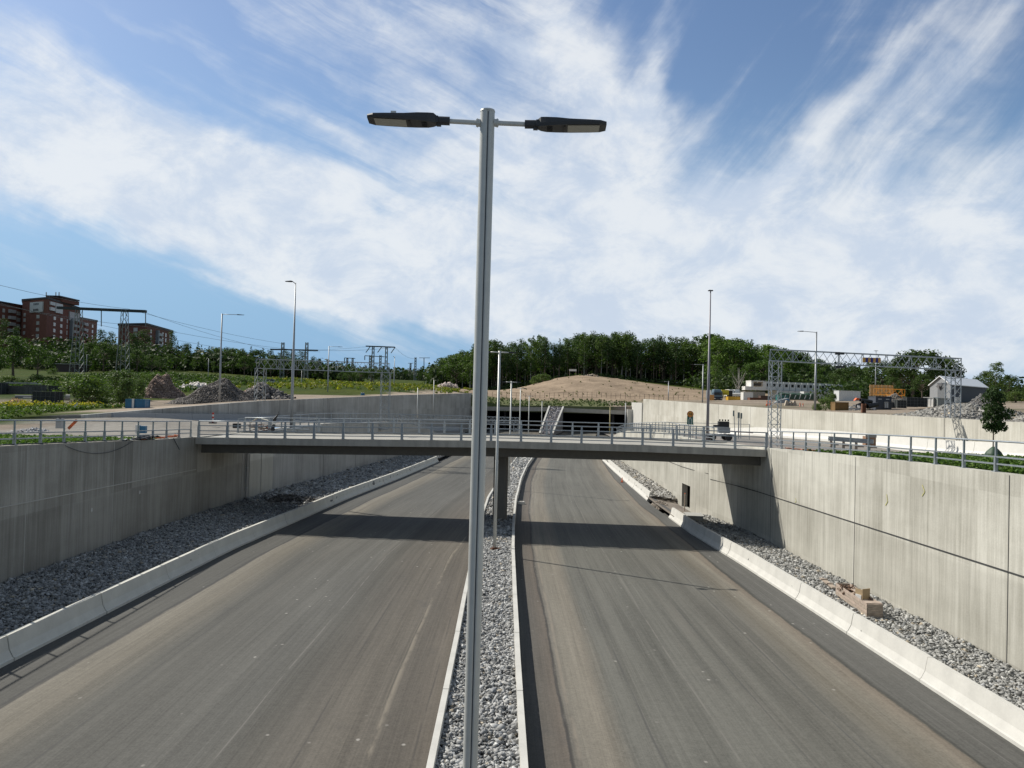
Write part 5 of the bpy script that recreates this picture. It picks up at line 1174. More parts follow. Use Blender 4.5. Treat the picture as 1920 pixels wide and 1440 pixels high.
# green covered stack
q = W(1493, 749, 205); t = thing('covered_stack', 'long low stack under dark green tarpaulin before the offices', 'stack', (q.x, 205, q.z)); mb = MB(); rs = np.random.default_rng(8)
mb.grid([[(x, -1.2, 0), (x, -1.1, 1.2+.3*rs.random()), (x, 0, 1.5+.35*rs.random()), (x, 1.1, 1.2+.2*rs.random()), (x, 1.2, 0)] for x in np.linspace(-4.2, 4.2, 16)], closed=True, caps=True); mb.build('tarpaulin', green_m, t)
mb = MB()
for k in range(6): mb.bar((-3.6+k*1.3, -1.25, .1), (-3.2+k*1.3, -1.3, 1.1+.3*(k % 2)), .16, .16)
mb.build('boards', white_m, t)
# blue lorry with yellow box
def wheel(mbx, x, y, r=.5, w=.3): 
    return MB().tube([(x-w/2, y, r), (x+w/2, y, r)], r, 14)
q = W(1346, 752.5, 214); t = thing('lorry', 'blue grey lorry facing the camera beside the orange cabinet', 'lorry', (q.x, 214, q.z))
mb = MB(); rows = []
for z, hw, y in ((.5, 1.2, 0), (1.4, 1.22, -.05), (2.3, 1.2, .1), (3.0, 1.05, .35), (3.2, .95, .6)): rows.append([(-hw, y, z), (-hw*.8, y-.12, z), (hw*.8, y-.12, z), (hw, y, z), (hw, 2.2, z), (-hw, 2.2, z)])
mb.grid(rows, closed=True, caps=True); cab = mb.build('cab', mat('lorry blue grey', (.13,.20,.26), .4, var=.1), t)
MB().box((0, -.09, 2.05), (2.0, .1, .75)).build('windscreen', glass_dark, cab); MB().box((0, -.16, .95), (1.9, .1, .45)).build('grille', mat('grille navy', (.015,.03,.07), .5), cab)
for s_ in (-1, 1): MB().box((s_*.85, -.2, .7), (.35, .08, .2)).build('headlight', white_m, cab); MB().box((s_*1.38, .1, 2.1), (.18, .1, .5)).build('mirror', black_m, cab)
MB().box((0, -.05, .45), (2.3, .3, .3)).build('bumper', black_m, t); MB().box((0, 5.2, 1.9), (2.4, 5.6, 2.2)).build('box_body', mat('lorry body', (.2,.22,.22), .6), t)
for x in (-1, 1):
    for y in (.8, 6.0): wheel(None, x, y).build('wheel', black_m, t)
q = W(1360, 744, 218); t = thing('machine', 'bright yellow machine cover with black side beside the blue lorry', 'machine', (q.x, 218, q.z)); MB().box((-.3, 0, 1.2), (1.9, 2, 1.4)).tube([(-.9, -1.02, 1.2), (.2, -1.02, 1.2)], .3, 10).build('cover', mat('bright yellow', (.8,.68,.05), .5), t); MB().box((1.2, .1, .9), (1.0, 2, 1.7)).build('side', black_m, t)
for x in (-.9, .9): MB().tube([(x-.15, 0, -.1), (x+.15, 0, -.1)], .4, 12).build('wheel', black_m, t)
for (px, lab, w_) in ((1373, 'white van, the left of two behind the yellow skip', 2.0), (1383, 'white van, the right of two behind the yellow skip', 2.0)):
    q = W(px, 745, 222); t = thing('van', lab, 'van', (q.x, 222, q.z)); mb = MB(); rows = []
    for z, hw, y in ((.35, .92, 0), (1.0, .95, -.1), (1.15, .93, .25), (1.9, .8, .75), (2.2, .74, 1.0)): rows.append([(-hw, y, z), (-hw*.7, y-.1, z), (hw*.7, y-.1, z), (hw, y, z), (hw, 4.8, z), (-hw, 4.8, z)])
    mb.grid(rows, closed=True, caps=True); mb.build('body', gw2, t)
    mb = MB(); mb.face([(-.8, .22, 1.2), (.8, .22, 1.2), (.68, .58, 1.8), (-.68, .58, 1.8)]); mb.build('windscreen', glass_dark, t)
    MB().box((0, -.12, .75), (1.1, .06, .18)).build('grille', black_m, t)
    for s_ in (-1, 1):
        MB().box((s_*.72, -.1, .85), (.26, .08, .18)).build('headlight', glass_p, t)
        for y in (.9, 3.8): wheel(None, s_*.85, y, .33, .2).build('wheel', black_m, t)
# yellow timber formwork wall
q0, q1 = W(1630, 740, 160), W(1675, 740, 160); t = thing('formwork_wall', 'upright wall of yellow vertical timber boards', 'formwork', q0); Lw = (q1-q0).length; zt_ = W(1650, 722, 160).z-q0.z
for k in range(18): MB().box(((k+.5)*Lw/18, .02*(k % 2), zt_*.45), (Lw/18-.04, .06, zt_*1.1+.1*(k % 3 == 0))).build('board', wood_y if k % 3 else mat('pale timber', (.62,.42,.22), .75, var=.2), t)
mb = MB(); mb.box((Lw/2, .12, zt_*.2), (Lw, .12, .15)); mb.box((Lw/2, .12, zt_*.8), (Lw, .12, .15)); mb.build('waler', wood_y, t)
q0, q1 = W(1641, 739, 150), W(1694, 739, 146); t = thing('crane_section', 'orange lattice crane section lying before the yellow timber wall', 'crane part', q0)
mb = MB(q0); truss(mb, q0+Vector((0, 0, .5)), q1+Vector((0, 0, .3)), 1.1, 1.1, 1.0, .045); truss(mb, q0+Vector((1.5, -1.5, -.6)), q1+Vector((-1.0, -1.5, -.8)), 1.1, 1.0, 1.0, .045); mb.build('lattice', mat('crane orange', (.72,.30,.03), .5), t)
# heaps
def heap(label, px0, px1, pyb, Y, hpx, depth, col, stone, n, seed, name='rubble_heap', peak=.5, cat='heap', zb_=None, tall=1.0, spread=.35, bank=None):
    a, b = W(px0, pyb, Y), W(px1, pyb, Y); w = b.x-a.x; h = hpx*Y/F; z0 = zb_ if zb_ is not None else min(Tzz(a.x, Y), a.z)
    if bank: ya, yb, wb, h = bank; z0 = ZOR(ya)-.1
    def place(u, v):
        if not bank: return a.x+u*w, Y+depth/2+v*depth/2
        yy = ya+(yb-ya)*u; return np.array([XOR(q_) for q_ in np.ravel(yy)]).reshape(np.shape(yy))+.45+(v+1)/2*wb, yy
    r = np.random.default_rng(seed); nx, ny = 40, 18; X = np.linspace(0, 1, nx); Yg = np.linspace(-1, 1, ny); f1 = r.uniform(0, 6, 6)
    def hf(u, v):
        s_ = np.where(u < peak, u/peak, (1-u)/(1-peak)); prof_ = np.clip(s_*1.25, 0, 1)**.8; k = np.clip(1-np.abs(v)**1.5, 0, 1)
        return h*prof_*k*(1+.13*np.sin(u*9+f1[0])+.08*np.sin(u*23+v*5+f1[1])+.06*np.sin(v*13+f1[2]))
    U, Vv = np.meshgrid(X, Yg, indexing='ij'); Z = hf(U, Vv)-.25; PX_, PY2 = place(U, Vv); P = np.stack([PX_, PY2, z0+Z+r.normal(0, .05, Z.shape)], -1).reshape(-1, 3)
    i = np.arange(nx*ny).reshape(nx, ny); Fq_ = np.stack([i[:-1, :-1], i[1:, :-1], i[1:, 1:], i[:-1, 1:]], -1).reshape(-1, 4)
    lo = (a.x+w/2, Y+depth/2, z0) if not bank else (XOR(ya)+2, (ya+yb)/2, z0); root = thing(name, label, cat, lo); cc = np.tile(np.array(col)*.8, (nx*ny, 1))
    o = fast_mesh('core', P, Fq_, groundm, cc, lo, root, smooth=True)
    u, v = r.random(n), r.uniform(-1, .55, n); Pz = hf(u, v)-.12; px_, py_ = place(u, v); P2 = np.stack([px_, py_, z0+Pz], -1)
    vv, ff, c2 = stones_at(P2, r.uniform(.5, 1.5, n)*stone*tall, col, spread, .8); o = fast_mesh('stones', vv, ff, stonem, c2, lo, root); tag(o, kind='stuff'); return root
heap('broad bank of grey crushed stone behind the far right wall', 1655, 1880, 787, 60, 34, 13, (.25,.245,.23), .28, 11000, 21, peak=.45, spread=.3, bank=(69, 51, 7, 1.0))
heap('grey stone bank at the right picture edge behind the street tree', 1845, 2030, 790, 58, 46, 14, (.24,.232,.215), .28, 9000, 22, peak=.55, spread=.3, bank=(54, 38, 8, 1.7))
heap('dark grey gravel heap between the barn and the right edge trees', 1850, 1900, 768, 135, 24, 9, (.20,.20,.20), .3, 2500, 23, peak=.4)
heap('grey brown gravel heap in front of the orange crane section', 1662, 1728, 762, 134, 24, 8, (.25,.23,.205), .2, 4000, 24, peak=.45, spread=.15)
heap('pale sand and rubble heap by the dark blue container', 1600, 1662, 772, 115, 6, 4, (.36,.30,.24), .3, 1500, 25)
heap('tall grey gravel heap with smooth slopes behind the left wall', 290, 476, 760, 111, 45, 11, (.20,.185,.175), .17, 14000, 26, peak=.5, spread=.22)
heap('reddish brown rubble heap right of the tall shrub', 240, 332, 752, 130, 45, 10, (.29,.215,.18), .26, 9000, 27, peak=.38, spread=.3)
heap('dark broken rock heap left of the tallest left lamp pole', 438, 542, 752, 128, 30, 8, (.15,.14,.135), .7, 1600, 28, peak=.38, spread=.6)
heap('brown rock heap behind the dark broken rock heap', 450, 488, 744, 140, 20, 6, (.28,.20,.17), .7, 600, 29, spread=.4)
heap('row of large pale rocks above the grey gravel heap', 336, 388, 722, 165, 9, 3, (.55,.52,.50), 1.2, 300, 30, spread=.25)
heap('low earth and rubble bank behind the dark gabion block', 105, 205, 758, 112, 14, 8, (.17,.15,.135), .3, 3500, 31, peak=.3)
heap('low pale brick rubble pile left of the dark gabion block', 28, 68, 764, 104, 10, 3, (.34,.27,.23), .3, 900, 32)
heap('orange sand patch at the left picture edge', -30, 30, 764, 108, 17, 7, (.48,.33,.18), .1, 900, 33, name='sand_heap')
heap('pale rock outcrop at the left edge of the wood', 820, 856, 716, 262, 8, 5, (.42,.36,.33), 1.0, 400, 34, spread=.3)
heap('small grey gravel pile beside the left side road', 2, 78, 806, 61, 8, 3, (.36,.37,.39), .18, 1800, 35)
heap('pale boulders on top of the sandy hill', 1095, 1122, 704, 289, 3.5, 2, (.42,.36,.3), .8, 40, 36, name='boulders')
# dark gabions / mesh cages
cage = mat('dark mesh cage', (.035,.04,.042), .8, var=.5, vscale=6)
def cage_block(label, px, pyb, Y, w, dp, h, m=cage, name='gabion', rz=0., cat='gabion'):
    q = W(px, pyb, Y); t = thing(name, label, cat, (q.x, Y, q.z), rz=rz); r = random.Random(int(px)); mb = MB(); MB().box((0, 0, h/2), (w-.1, dp-.1, h-.05)).build('filling', m, t)
    for i in range(int(w/.5)+1): x = -w/2+i*w/int(w/.5+.001) if w >= .5 else 0; mb.box((x, -dp/2, h/2), (.04, .04, h))
    for i in range(4): mb.box((0, -dp/2, h*i/3), (w, .05, .04))
    for sx in (-1, 1): mb.box((sx*w/2, 0, h/2), (.05, .05, h)); mb.box((sx*w/2, dp/2, h/2), (.05, .05, h)); mb.box((sx*w/2, 0, h), (.05, dp, .05))
    mb.build('mesh_frame', mat('cage wire', (.12,.13,.13), .6), t); return t
cage_block('dark tall block of stacked cages behind the weeds on the left', 89, 763, 102, 2.9, 2.0, 1.95)
cage_block('dark cage stack at the left picture edge', 2, 741, 138, 1.3, 2, 2.1)
cage_block('wide dark grey cage stack left of the pipes', 32, 742, 140, 4.0, 2, 1.7, mat('grey stack', (.12,.115,.11), .85, var=.3))
cage_block('grey cage stack behind the pipes, right of the widest one', 66, 733, 150, 3.3, 2, 1.1, mat('grey stack', (0,0,0)))
cage_block('dark block stack left of the rounded bush', 110, 733, 148, 2.8, 2, .9)
cage_block('dark rock cage behind the stone bank, nearest to the blue container', 1669, 765, 124, 1.2, 1.2, .9, dark_blue)
cage_block('rock-filled cage right of the small dark cage', 1687, 765, 123, 1.5, 1.4, 1.2)
cage_block('rock-filled cage in the middle behind the stone bank', 1706, 763, 124, 1.7, 1.4, 1.5)
cage_block('rock-filled cage beside the small white container', 1725, 763, 125, 1.7, 1.4, 1.45)
q = W(35, 719, 142); o = thing('sheet_stack', 'pale flat sheets on top of the cage stack', 'sheets', q); MB().box((0, 0, 0), (6.5, 2.4, .12), .03).box((.6, -.2, .16), (4.2, 2.2, .1), -.05).build('sheet', mat('pale sheet', (.42,.43,.44), .6), o)
def pipe(label, p, q, r, m=None, name='concrete_pipe', group=None):
    p, q = Vector(p), Vector(q); t = thing(name, label, 'pipe', p, group); n = 16; d = (q-p); qq = d.to_track_quat('Z', 'Y').to_matrix(); mb = MB(); rows = []
    for rr, dd in ((r*.78, d), (r, d), (r, d*0), (r*.78, d*0), (r*.78, d)): rows.append([qq @ Vector((math.cos(6.283*j/n)*rr, math.sin(6.283*j/n)*rr, 0))+dd for j in range(n)])
    mb.grid(rows, closed=True); mb.build('pipe_wall', m or mat('grey pipe', (.24,.24,.235), .8, var=.2), t, smooth=False); return t
for k, (px, py, r, lab) in enumerate(((22, 748.5, .25, 'rust stained concrete pipe leftmost of the pile'), (28, 744, .26, 'concrete pipe on top of the pile'), (34, 748.5, .26, 'concrete pipe in the middle of the pile'), (43, 747.5, .24, 'concrete pipe at the right of the pile'))):
    q = W(px, py, 122); pipe(lab, q, q+Vector((2.6, 1.6, 0)), r, rust_m if k == 0 else None)
q = W(112, 745, 112); pipe('large pale concrete pipe lying right of the dark cage block', q, q+Vector((1.1, .6, 0)), .42, mat('pale pipe', (.4,.4,.39), .8))
for k, (px, py, r, lab) in enumerate(((1612, 762, .34, 'black plastic pipe lowest left in the tangle behind the right wall'), (1622, 755, .33, 'black plastic pipe uppermost in the tangle'), (1631, 762, .35, 'black plastic pipe lowest right in the tangle'), (1618, 750, .25, 'black plastic pipe tip beside the orange sheet'))):
    q = W(px-5, py, 116); pipe(lab, q, q+Vector((1.4+.2*k, .7, (.5, -.5, .3, -.2)[k])), r, black_m, 'plastic_pipe')
q = W(1600, 764, 114); t = thing('debris_pile', 'white bags and scrap behind the right wall near the black pipes', 'scrap', (q.x, 114, q.z-.4)); r = random.Random(4)
mb = MB()
for k in range(16): mb.box((r.uniform(-1, 1), r.uniform(-.5, .5), r.uniform(0, .7)), (r.uniform(.2, .6), .3, r.uniform(.15, .4)), r.uniform(0, 3))
mb.build('scrap', mat('pale scrap', (.5,.5,.5), .7, var=.4), t)
q = W(1603, 751, 118); t = thing('machine_part', 'orange sheet metal part beside the black pipes', 'part', q); MB().prism([(0, 0), (.3, .4), (1.0, .35), (1.1, .1)], ((0, 0, 0), (1, 0, 0), (0, .6, 0))).build('sheet', orange_m, t)
q = W(1619, 775, 82); t = thing('steel_beam', 'rusty upright steel beam end behind the right wall', 'beam', (q.x, 82, ZOR(82)-.3)); MB().box((-.18, 0, .5), (.04, .3, 1.35)).box((.18, 0, .5), (.04, .3, 1.35)).box((0, 0, .5), (.32, .04, 1.35)).build('flange', rust_m, t)
# concrete blocks
for k, (px, py) in enumerate(((1476, 762), (1484, 765), (1490, 763))):
    q = W(px, py, 140); t = thing('concrete_block', '%s tan concrete barrier block right of the gantry leg' % ('leftmost', 'middle', 'rightmost')[k], 'block', (q.x, 140, q.z)); MB().prism([(-.5, 0), (-.3, .7), (-.15, 1.1), (.15, 1.1), (.35, .6), (.5, 0)], ((0, 0, 0), Vector((1, .3, 0)), (.4, 1.6, 0))).build('body', mat('tan concrete', (.46,.40,.32), .85, var=.15), t)
q = W(1462, 756, 150); t = thing('covered_boat', 'grey tarpaulin covered load with blue stripe right of the gantry leg', 'load', (q.x, 150, q.z-.5)); mb = MB(); mb.grid([[(x, -.8, 0), (x, -.6, h_), (x, .6, h_), (x, .8, 0)] for x, h_ in ((-1.2, .4), (-.4, 1.0), (.6, 1.3), (1.4, 1.5), (1.9, .9))], closed=True, caps=True); mb.build('tarpaulin', mat('grey tarp', (.3,.32,.33), .6), t); MB().box((1.2, -.75, 1.0), (.5, .1, .6)).build('stripe', blue_m, t)
# cones
def cone(label, x, y, z, h=.75, group=None):
    t = thing('traffic_cone', label, 'traffic cone', (x, y, z), group); MB().tube([(0, 0, .03), (0, 0, h)], [h*.2, h*.04], 12).build('body', orange_m, t); MB().tube([(0, 0, h*.45), (0, 0, h*.65)], [h*.135, h*.095], 12).build('band', white_m, t); MB().box((0, 0, .02), (h*.55, h*.55, .04)).build('foot', black_m, t); return t
for px, py, lab in ((1438, 761, 'orange cone, left of the pair beside the gantry leg'), (1443.5, 760, 'orange cone, right of the pair beside the gantry leg'), (1500, 765, 'small orange cone right of the tan concrete blocks'), (1505.5, 766, 'orange cone left of the lamp post on the right')):
    q = W(px, py, 138); cone(lab, q.x, 138, q.z, .95)
# fence on the sandy hill
def wire_fence(label, pts, hh, group=None, posts=26, m=None, name='wire_fence'):
    P = [W(*p) for p in pts]
    for p in P: p.z = Tzz(p.x, p.y)
    t = thing(name, label, 'fence', P[0]); L = P[0]; m = m or mat('fence post', (.16,.13,.10), .8); tot = [0]
    for a, b in zip(P[:-1], P[1:]): tot.append(tot[-1]+(b-a).length)
    q = []
    for s_ in np.linspace(0, tot[-1], posts):
        k = min(np.searchsorted(tot, s_, side='right')-1, len(P)-2); v = P[k].lerp(P[k+1], (s_-tot[k])/(tot[k+1]-tot[k])); v.z = Tzz(v.x, v.y); q.append(v); MB(L).bar(v-Vector((0, 0, .2)), v+Vector((0, 0, hh)), .1).build('post', m, t)
    mb = MB(L)
    for a, b in zip(q[:-1], q[1:]):
        for h in (.98, .5): mb.bar(a+Vector((0, 0, hh*h)), b+Vector((0, 0, hh*h)), .035)
    mb.build('wire', m, t); return t
wire_fence('wire fence with thin posts along the foot of the sandy hill', [(905, 744, 236), (1000, 745, 237), (1100, 746, 238), (1200, 750, 237), (1290, 752, 232)], 1.5, posts=44)
q0, q1 = W(1068, 697, 294), W(1080, 697, 294); t = thing('notice_board', 'pale notice board on two posts on top of the sandy hill', 'sign', (q0.x, 294, Tzz(q0.x, 294))); zz = W(1070, 694, 294).z-t.location.z
MB().box(((q1.x-q0.x)/2, 0, zz), (q1.x-q0.x+.3, .1, .75)).build('board', white_m, t)
for x in (0, q1.x-q0.x): MB().box((x, .08, zz/2), (.12, .1, zz)).build('post', wood_m, t)
# ------------------------------------------------------------------ bits on the bridge and side roads
def zdeckR(x, y): return ZRT(y)
x_, y_ = W(1293, 830, 66).x, 66.; t = thing('road_sign', 'round orange temporary sign above a green plate on a pole, right of the bridge', 'road sign', (x_, y_, 5.25)); L0 = t.location
zc = W(1294, 776.5, 66).z-5.25; zg = W(1293, 788, 66).z-5.25
for dx_ in (-.09, .09): MB().tube([(dx_, .05, 0), (dx_, .05, zg+.2)], .03, 8).build('post', steel, t)
mb = MB(); mb.tube([(0, 0, zc), (0, -.03, zc)], .27, 24); s1 = mb.build('sign_disc', mat('sign rim red', (.33,.06,.02), .5), t); MB().tube([(0, -.032, zc), (0, -.037, zc)], .215, 24).build('sign_face', mat('sign amber', (.75,.33,.05), .5), s1)
def seven_seg(mb, cx, cz, w, h, segs, y, th=.035):
    S = {'a': ((0, h/2), (w, th)), 'd': ((0, -h/2), (w, th)), 'g': ((0, 0), (w, th)), 'b': ((w/2, h/4), (th, h/2)), 'c': ((w/2, -h/4), (th, h/2)), 'e': ((-w/2, -h/4), (th, h/2)), 'f': ((-w/2, h/4), (th, h/2))}
    for s_ in segs: (x, z), (a_, b_) = S[s_]; mb.box((cx+x, y, cz+z), (a_, .004, b_))
mb = MB(); seven_seg(mb, -.075, zc, .08, .17, 'afgcd', -.040); seven_seg(mb, .075, zc, .08, .17, 'abcdef', -.040); mb.build('numerals', black_m, s1)
MB().box((0, 0, zg), (.5, .03, .7)).build('green_plate', mat('sign green', (.01,.13,.10), .5), t)
mb = MB(); mb.box((-.1, -.02, zg-.12), (.05, .01, .4)); mb.box((.1, -.02, zg-.12), (.05, .01, .4)); mb.bar((-.1, -.02, zg+.05), (0, -.02, zg+.28), .012, .05); mb.bar((.1, -.02, zg+.05), (0, -.02, zg+.28), .012, .05); mb.build('symbol', white_m, t)
q = W(1348, 812, 70); t = thing('trailer', 'small signal trailer with lamps and long orange beam on the right side road', 'trailer', (q.x, 70, 5.2))
MB().box((0, 0, .5), (2.6, 1.2, .12)).box((.4, 0, .9), (1.0, .6, .5)).build('frame', pole_grey, t); MB().box((.35, -.1, 1.42), (.9, .5, .5)).box((-.3, -.1, 1.25), (.4, .4, .2)).build('lamp_box', black_m, t)
for k in range(4): MB().tube([(.02+k*.25, -.1, 1.7), (.02+k*.25, -.1, 1.85)], .07, 8).build('lamp', black_m, t)
MB().bar((0, 0, .85), (3.0, 0, .75), .14, .12).build('beam', mat('rusty red beam', (.35,.08,.05), .6), t)
for x in (-.7, .7):
    for y in (-.6, .6): MB().tube([(x, y-.08, .3), (x, y+.08, .3)], .3, 14).build('wheel', black_m, t)
for (x, h, ang, wdt) in ((1.45, 2.25, -.12, .08), (1.75, 2.1, 0, .14), (1.95, 2.05, -.03, .1)): MB().bar((x, .1, .2), (x+ang*h*.5, .1, h+.3), wdt*.6).build('upright', steel, t)
for (x, h, w_) in ((1.27, 2.4, .12), (1.72, 2.25, .18), (1.95, 2.2, .14)): MB().box((x, .05, h), (w_, .08, .5)).build('shutter_plate', mat('grey green plate', (.16,.2,.2), .5), t)
# temporary wire fence on the right side road
P0 = [(1245, 812), (1300, 813), (1350, 815), (1407, 817)]
t = thing('temporary_fence', 'thin temporary wire fence standing in front of the pale far right wall', 'fence', W(1245, 812, 74)); L = t.location; zt0 = W(1300, 793, 74).z; prev = None
for k, px in enumerate((1245, 1299, 1352, 1405)):
    v = W(px, 812, 74); v.z = 5.15; MB(L).bar(v, (v.x, v.y, zt0), .05).build('post', steel, t)
    if prev is not None: mb = MB(L); mb.bar((prev.x, prev.y, zt0), (v.x, v.y, zt0), .04); mb.bar((prev.x, prev.y, 5.4), (v.x, v.y, 5.4), .04); mb.build('rail', steel, t)
    prev = v
# picket railing in front of the tunnel wing, white behind
t = thing('picket_railing', 'railing with close vertical pickets before the white end of the right wall', 'railing', (W(1183, 812, 96).x, 96, W(1183, 812, 96).z)); L = t.location; a, b = W(1183, 811, 96), W(1330, 817, 80); za_, zb2 = W(1183, 798, 96).z, W(1330, 804, 80).z
mb = MB(L)
for k in range(60): v = a.lerp(b, k/59); mb.bar(v, (v.x, v.y, za_+(zb2-za_)*k/59), .035)
o = mb.build('pickets', rail_steel, t); mb = MB(L); mb.bar((a.x, a.y, za_), (b.x, b.y, zb2), .07); mb.bar(a+Vector((0, 0, .1)), b+Vector((0, 0, .1)), .05); mb.build('handrail', rail_steel, t)
# guardrail on posts
a, b = W(1553, 822, 58), W(1638, 828, 56); t = thing('guard_rail', 'short galvanised guard rail on timber blocks beside the white barrier', 'guard rail', (a.x, a.y, a.z)); L = t.location
d = (b-a).normalized(); mb = MB(L); nn = Vector((d.y, -d.x, 0)); rows = []
for p in (a, a.lerp(b, .5), b): rows.append([p+nn*u+Vector((0, 0, z)) for u, z in ((.06, .16), (0, .12), (.0, .05), (.06, .02), (.06, -.02), (0, -.06), (0, -.12), (.06, -.16), (.04, -.16), (-.03, -.1), (-.03, .1), (.04, .16))])
mb.grid(rows, closed=True, caps=True); mb.build('beam', steel, t)
for k in range(4): p = a.lerp(b, .08+k*.28); MB(L).box(p+Vector((0, .1, -.45)), (.14, .14, .7)).box(p+Vector((.25, .05, -.42)), (.5, .2, .12)).build('post', wood_m, t)
p = W(1631, 829, 57.5); t = thing('cable_drum_box', 'weathered brown box at the right end of the guard rail', 'box', (p.x, 57.5, p.z-.5)); MB().box((0, .1, .55), (.75, .5, .75)).build('body', mat('brown weathered box', (.33,.2,.13), .8, var=.4, vscale=4), t); MB().box((0, -.16, .95), (.8, .04, .2)).build('lid', mat('grey lid', (.35,.34,.32), .7), t)
# left: marker posts
def marker(label, px, pyb, Y, h, lean=0., w=.16, z=None):
    q = W(px, pyb, Y); t = thing('marker_post', label, 'marker post', (q.x, Y, q.z if z is None else z)); t.rotation_euler.y = lean
    for k in range(5): MB().box((0, 0, .1+h*(k+.5)/5), (w, .05, h/5)).build('band', red_m if k % 2 == 0 else white_m, t)
    MB().box((0, 0, .05), (.6, .35, .1)).build('foot', black_m, t)
marker('upright red and white striped marker post left of the bridge', 399, 794, 70, .85)
t = thing('marker_post', 'toppled rusty orange marker post leaning by the left side road', 'marker post', W(129, 803, 60)); t.rotation_euler.y = .75
for k in range(3): MB().box((0, 0, .1+.3*k), (.2, .06, .3)).build('band', mat('rusty orange film', (.45,.11,.04), .6) if k != 1 else orange_m, t)
q = W(112, 803, 58); t = thing('plastic_tank', 'grey white square tank standing beside the toppled marker post', 'tank', (q.x, 58, q.z)); MB().box((0, 0, .35), (.4, .4, .7)).build('body', mat('grey tank', (.42,.42,.42), .6), t); MB().tube([(0, 0, .7), (0, 0, .8)], .1, 10).build('cap', black_m, t)
q = W(264, 813, 56); t = thing('toolbox', 'blue box with white front standing on the left side road by the railing', 'box', (q.x, 56, q.z)); MB().box((.12, .1, .28), (.4, .3, .5)).build('body', blue_m, t); MB().box((-.2, 0, .3), (.24, .3, .6)).build('front', white_m, t)
q = W(444, 803, 66); t = thing('crate', 'black open plastic crate on the road left of the pallet pile', 'crate', (q.x, 66, q.z))
mb = MB(); mb.box((0, 0, .04), (.55, .4, .05)); mb.box((0, -.2, .22), (.55, .03, .34)); mb.box((0, .2, .22), (.55, .03, .34)); mb.box((-.27, 0, .22), (.03, .4, .34)); mb.box((.27, 0, .22), (.03, .4, .34)); mb.build('shell', black_m, t)
q = W(490, 806, 64); t = thing('pallet_pile', 'pile of timber pallets and scrap with a white board on top', 'pile', (q.x, 64, 5.2)); r = random.Random(11)
for k in range(14): MB().bar((r.uniform(-1.2, 0), r.uniform(-.5, .5), r.uniform(.05, .6)), (r.uniform(0, 1.4), r.uniform(-.5, .5), r.uniform(.05, .7)), .12, .05).build('board', wood_m if k % 3 else mat('reddish board', (.3,.1,.06), .8), t)
MB().bar((-.9, 0, .75), (-.3, 0, 1.15), .5, .05).bar((-.3, 0, 1.15), (.5, .1, .95), .5, .05).build('white_board', mat('cream board', (.75,.72,.6), .6), t)
for k, (a_, b_) in enumerate((((1.3, 0, .2), (3.2, .4, .45)), ((1.5, .6, .5), (4.6, .8, .6)), ((1.8, -.2, .35), (3.8, 0, .3)))): q2 = q+Vector((0, 0, 0)); q2.z = 5.2; pipe('grey steel tube lying right of the pallet pile, %s' % ('nearest the pile', 'uppermost and longest', 'lowest')[k], q2+Vector(a_), q2+Vector(b_), .06, steel, 'steel_tube')
q = W(511, 800, 63); t = thing('flexible_hose', 'black and white banded bent bellows hose standing up beside the pallets', 'hose', (q.x, 63, 5.3))
pts = [(0, 0, 0), (.02, 0, .35), (.12, 0, .6), (.1, 0, .85), (.2, 0, 1.1), (.38, 0, 1.35), (.45, 0, 1.62)]; rr = [.05, .19, .16, .17, .14, .07, .02]
for k in range(6): MB().tube([pts[k], tuple((Vector(pts[k])+Vector(pts[k+1]))/2), pts[k+1]], [rr[k]*.7, rr[k+1], rr[k+1]*.7], 10).build('band', black_m if k != 2 else white_m, t)
container('blue waste container with white plate behind the left outer wall', 258, 769, 88, 2.0, 1.4, 1.0, blue_m, rz=.06, z=Tzz(W(258, 769, 88).x, 88)-.02)
q = W(249, 769, 87.2); q.z = Tzz(q.x, 87.2); t = thing('sign_plate', 'white plate standing at the left end of the blue waste container', 'plate', q); MB().box((0, 0, .55), (.22, .06, 1.1)).build('plate', white_m, t)
q = W(680, 745, 150); t = thing('barrel', 'blue white barrel on the ground behind the left outer wall', 'barrel', q); MB().tube([(0, 0, 0), (0, 0, .3), (0, 0, .8)], [.35, .4, .35], 14).build('body', blue_m, t); MB().tube([(0, 0, .8), (0, 0, .9)], .3, 14).build('lid', white_m, t)
q = W(136, 777, 88); t = thing('bent_panel', 'cream bent sheet sticking out of the weeds', 'sheet', (q.x, 88, Tzz(q.x, 88))); mb = MB(); mb.grid([[(0, 0, 0), (.3, 0, .05)], [(.1, 0, .4), (.4, 0, .5)], [(.5, 0, .8), (.6, 0, .7)]]); mb.build('sheet', mat('cream board', (0,0,0)), t)
# orange hose and black cables at the top of the left wall
or_m = mat('orange conduit', (.6,.16,.05), .5)
def loose(label, pts, r, m, name, cat): return tag(MB(pts[0]).tube(pts, r, 6).build(name, m), label, cat)
zw = lambda y: ZLT(y)+.07
loose('orange conduit coiled on the left wall top near the bridge', [(-21.3+.25*math.sin(k*1.9), 52.3-.22*k*(.4+.6*math.cos(k*.5)), zw(51)+.02*k % .1) for k in range(26)], .035, or_m, 'conduit', 'conduit')
loose('orange conduit lying on the right wall top near the bridge', [(18.0+.2*math.sin(k*1.7), 50.5-.28*k, ZRT(50.5-.28*k)+.08) for k in range(18)], .03, or_m, 'conduit', 'conduit')
y0 = 39.5
loose('black cable hanging in a shallow loop over the face of the left wall', [(-20.74, 42.2+(k-9)*.42, ZLT(42.2)+.06-.62*(1-((k-9)/9)**2)) for k in range(19)], .014, black_m, 'cable', 'cable')
loose('black cable lying along the top of the left wall', [(-20.98+.06*math.sin(k*.9), 30+k*.9, zw(30+k*.9)) for k in range(20)], .025, black_m, 'cable', 'cable')
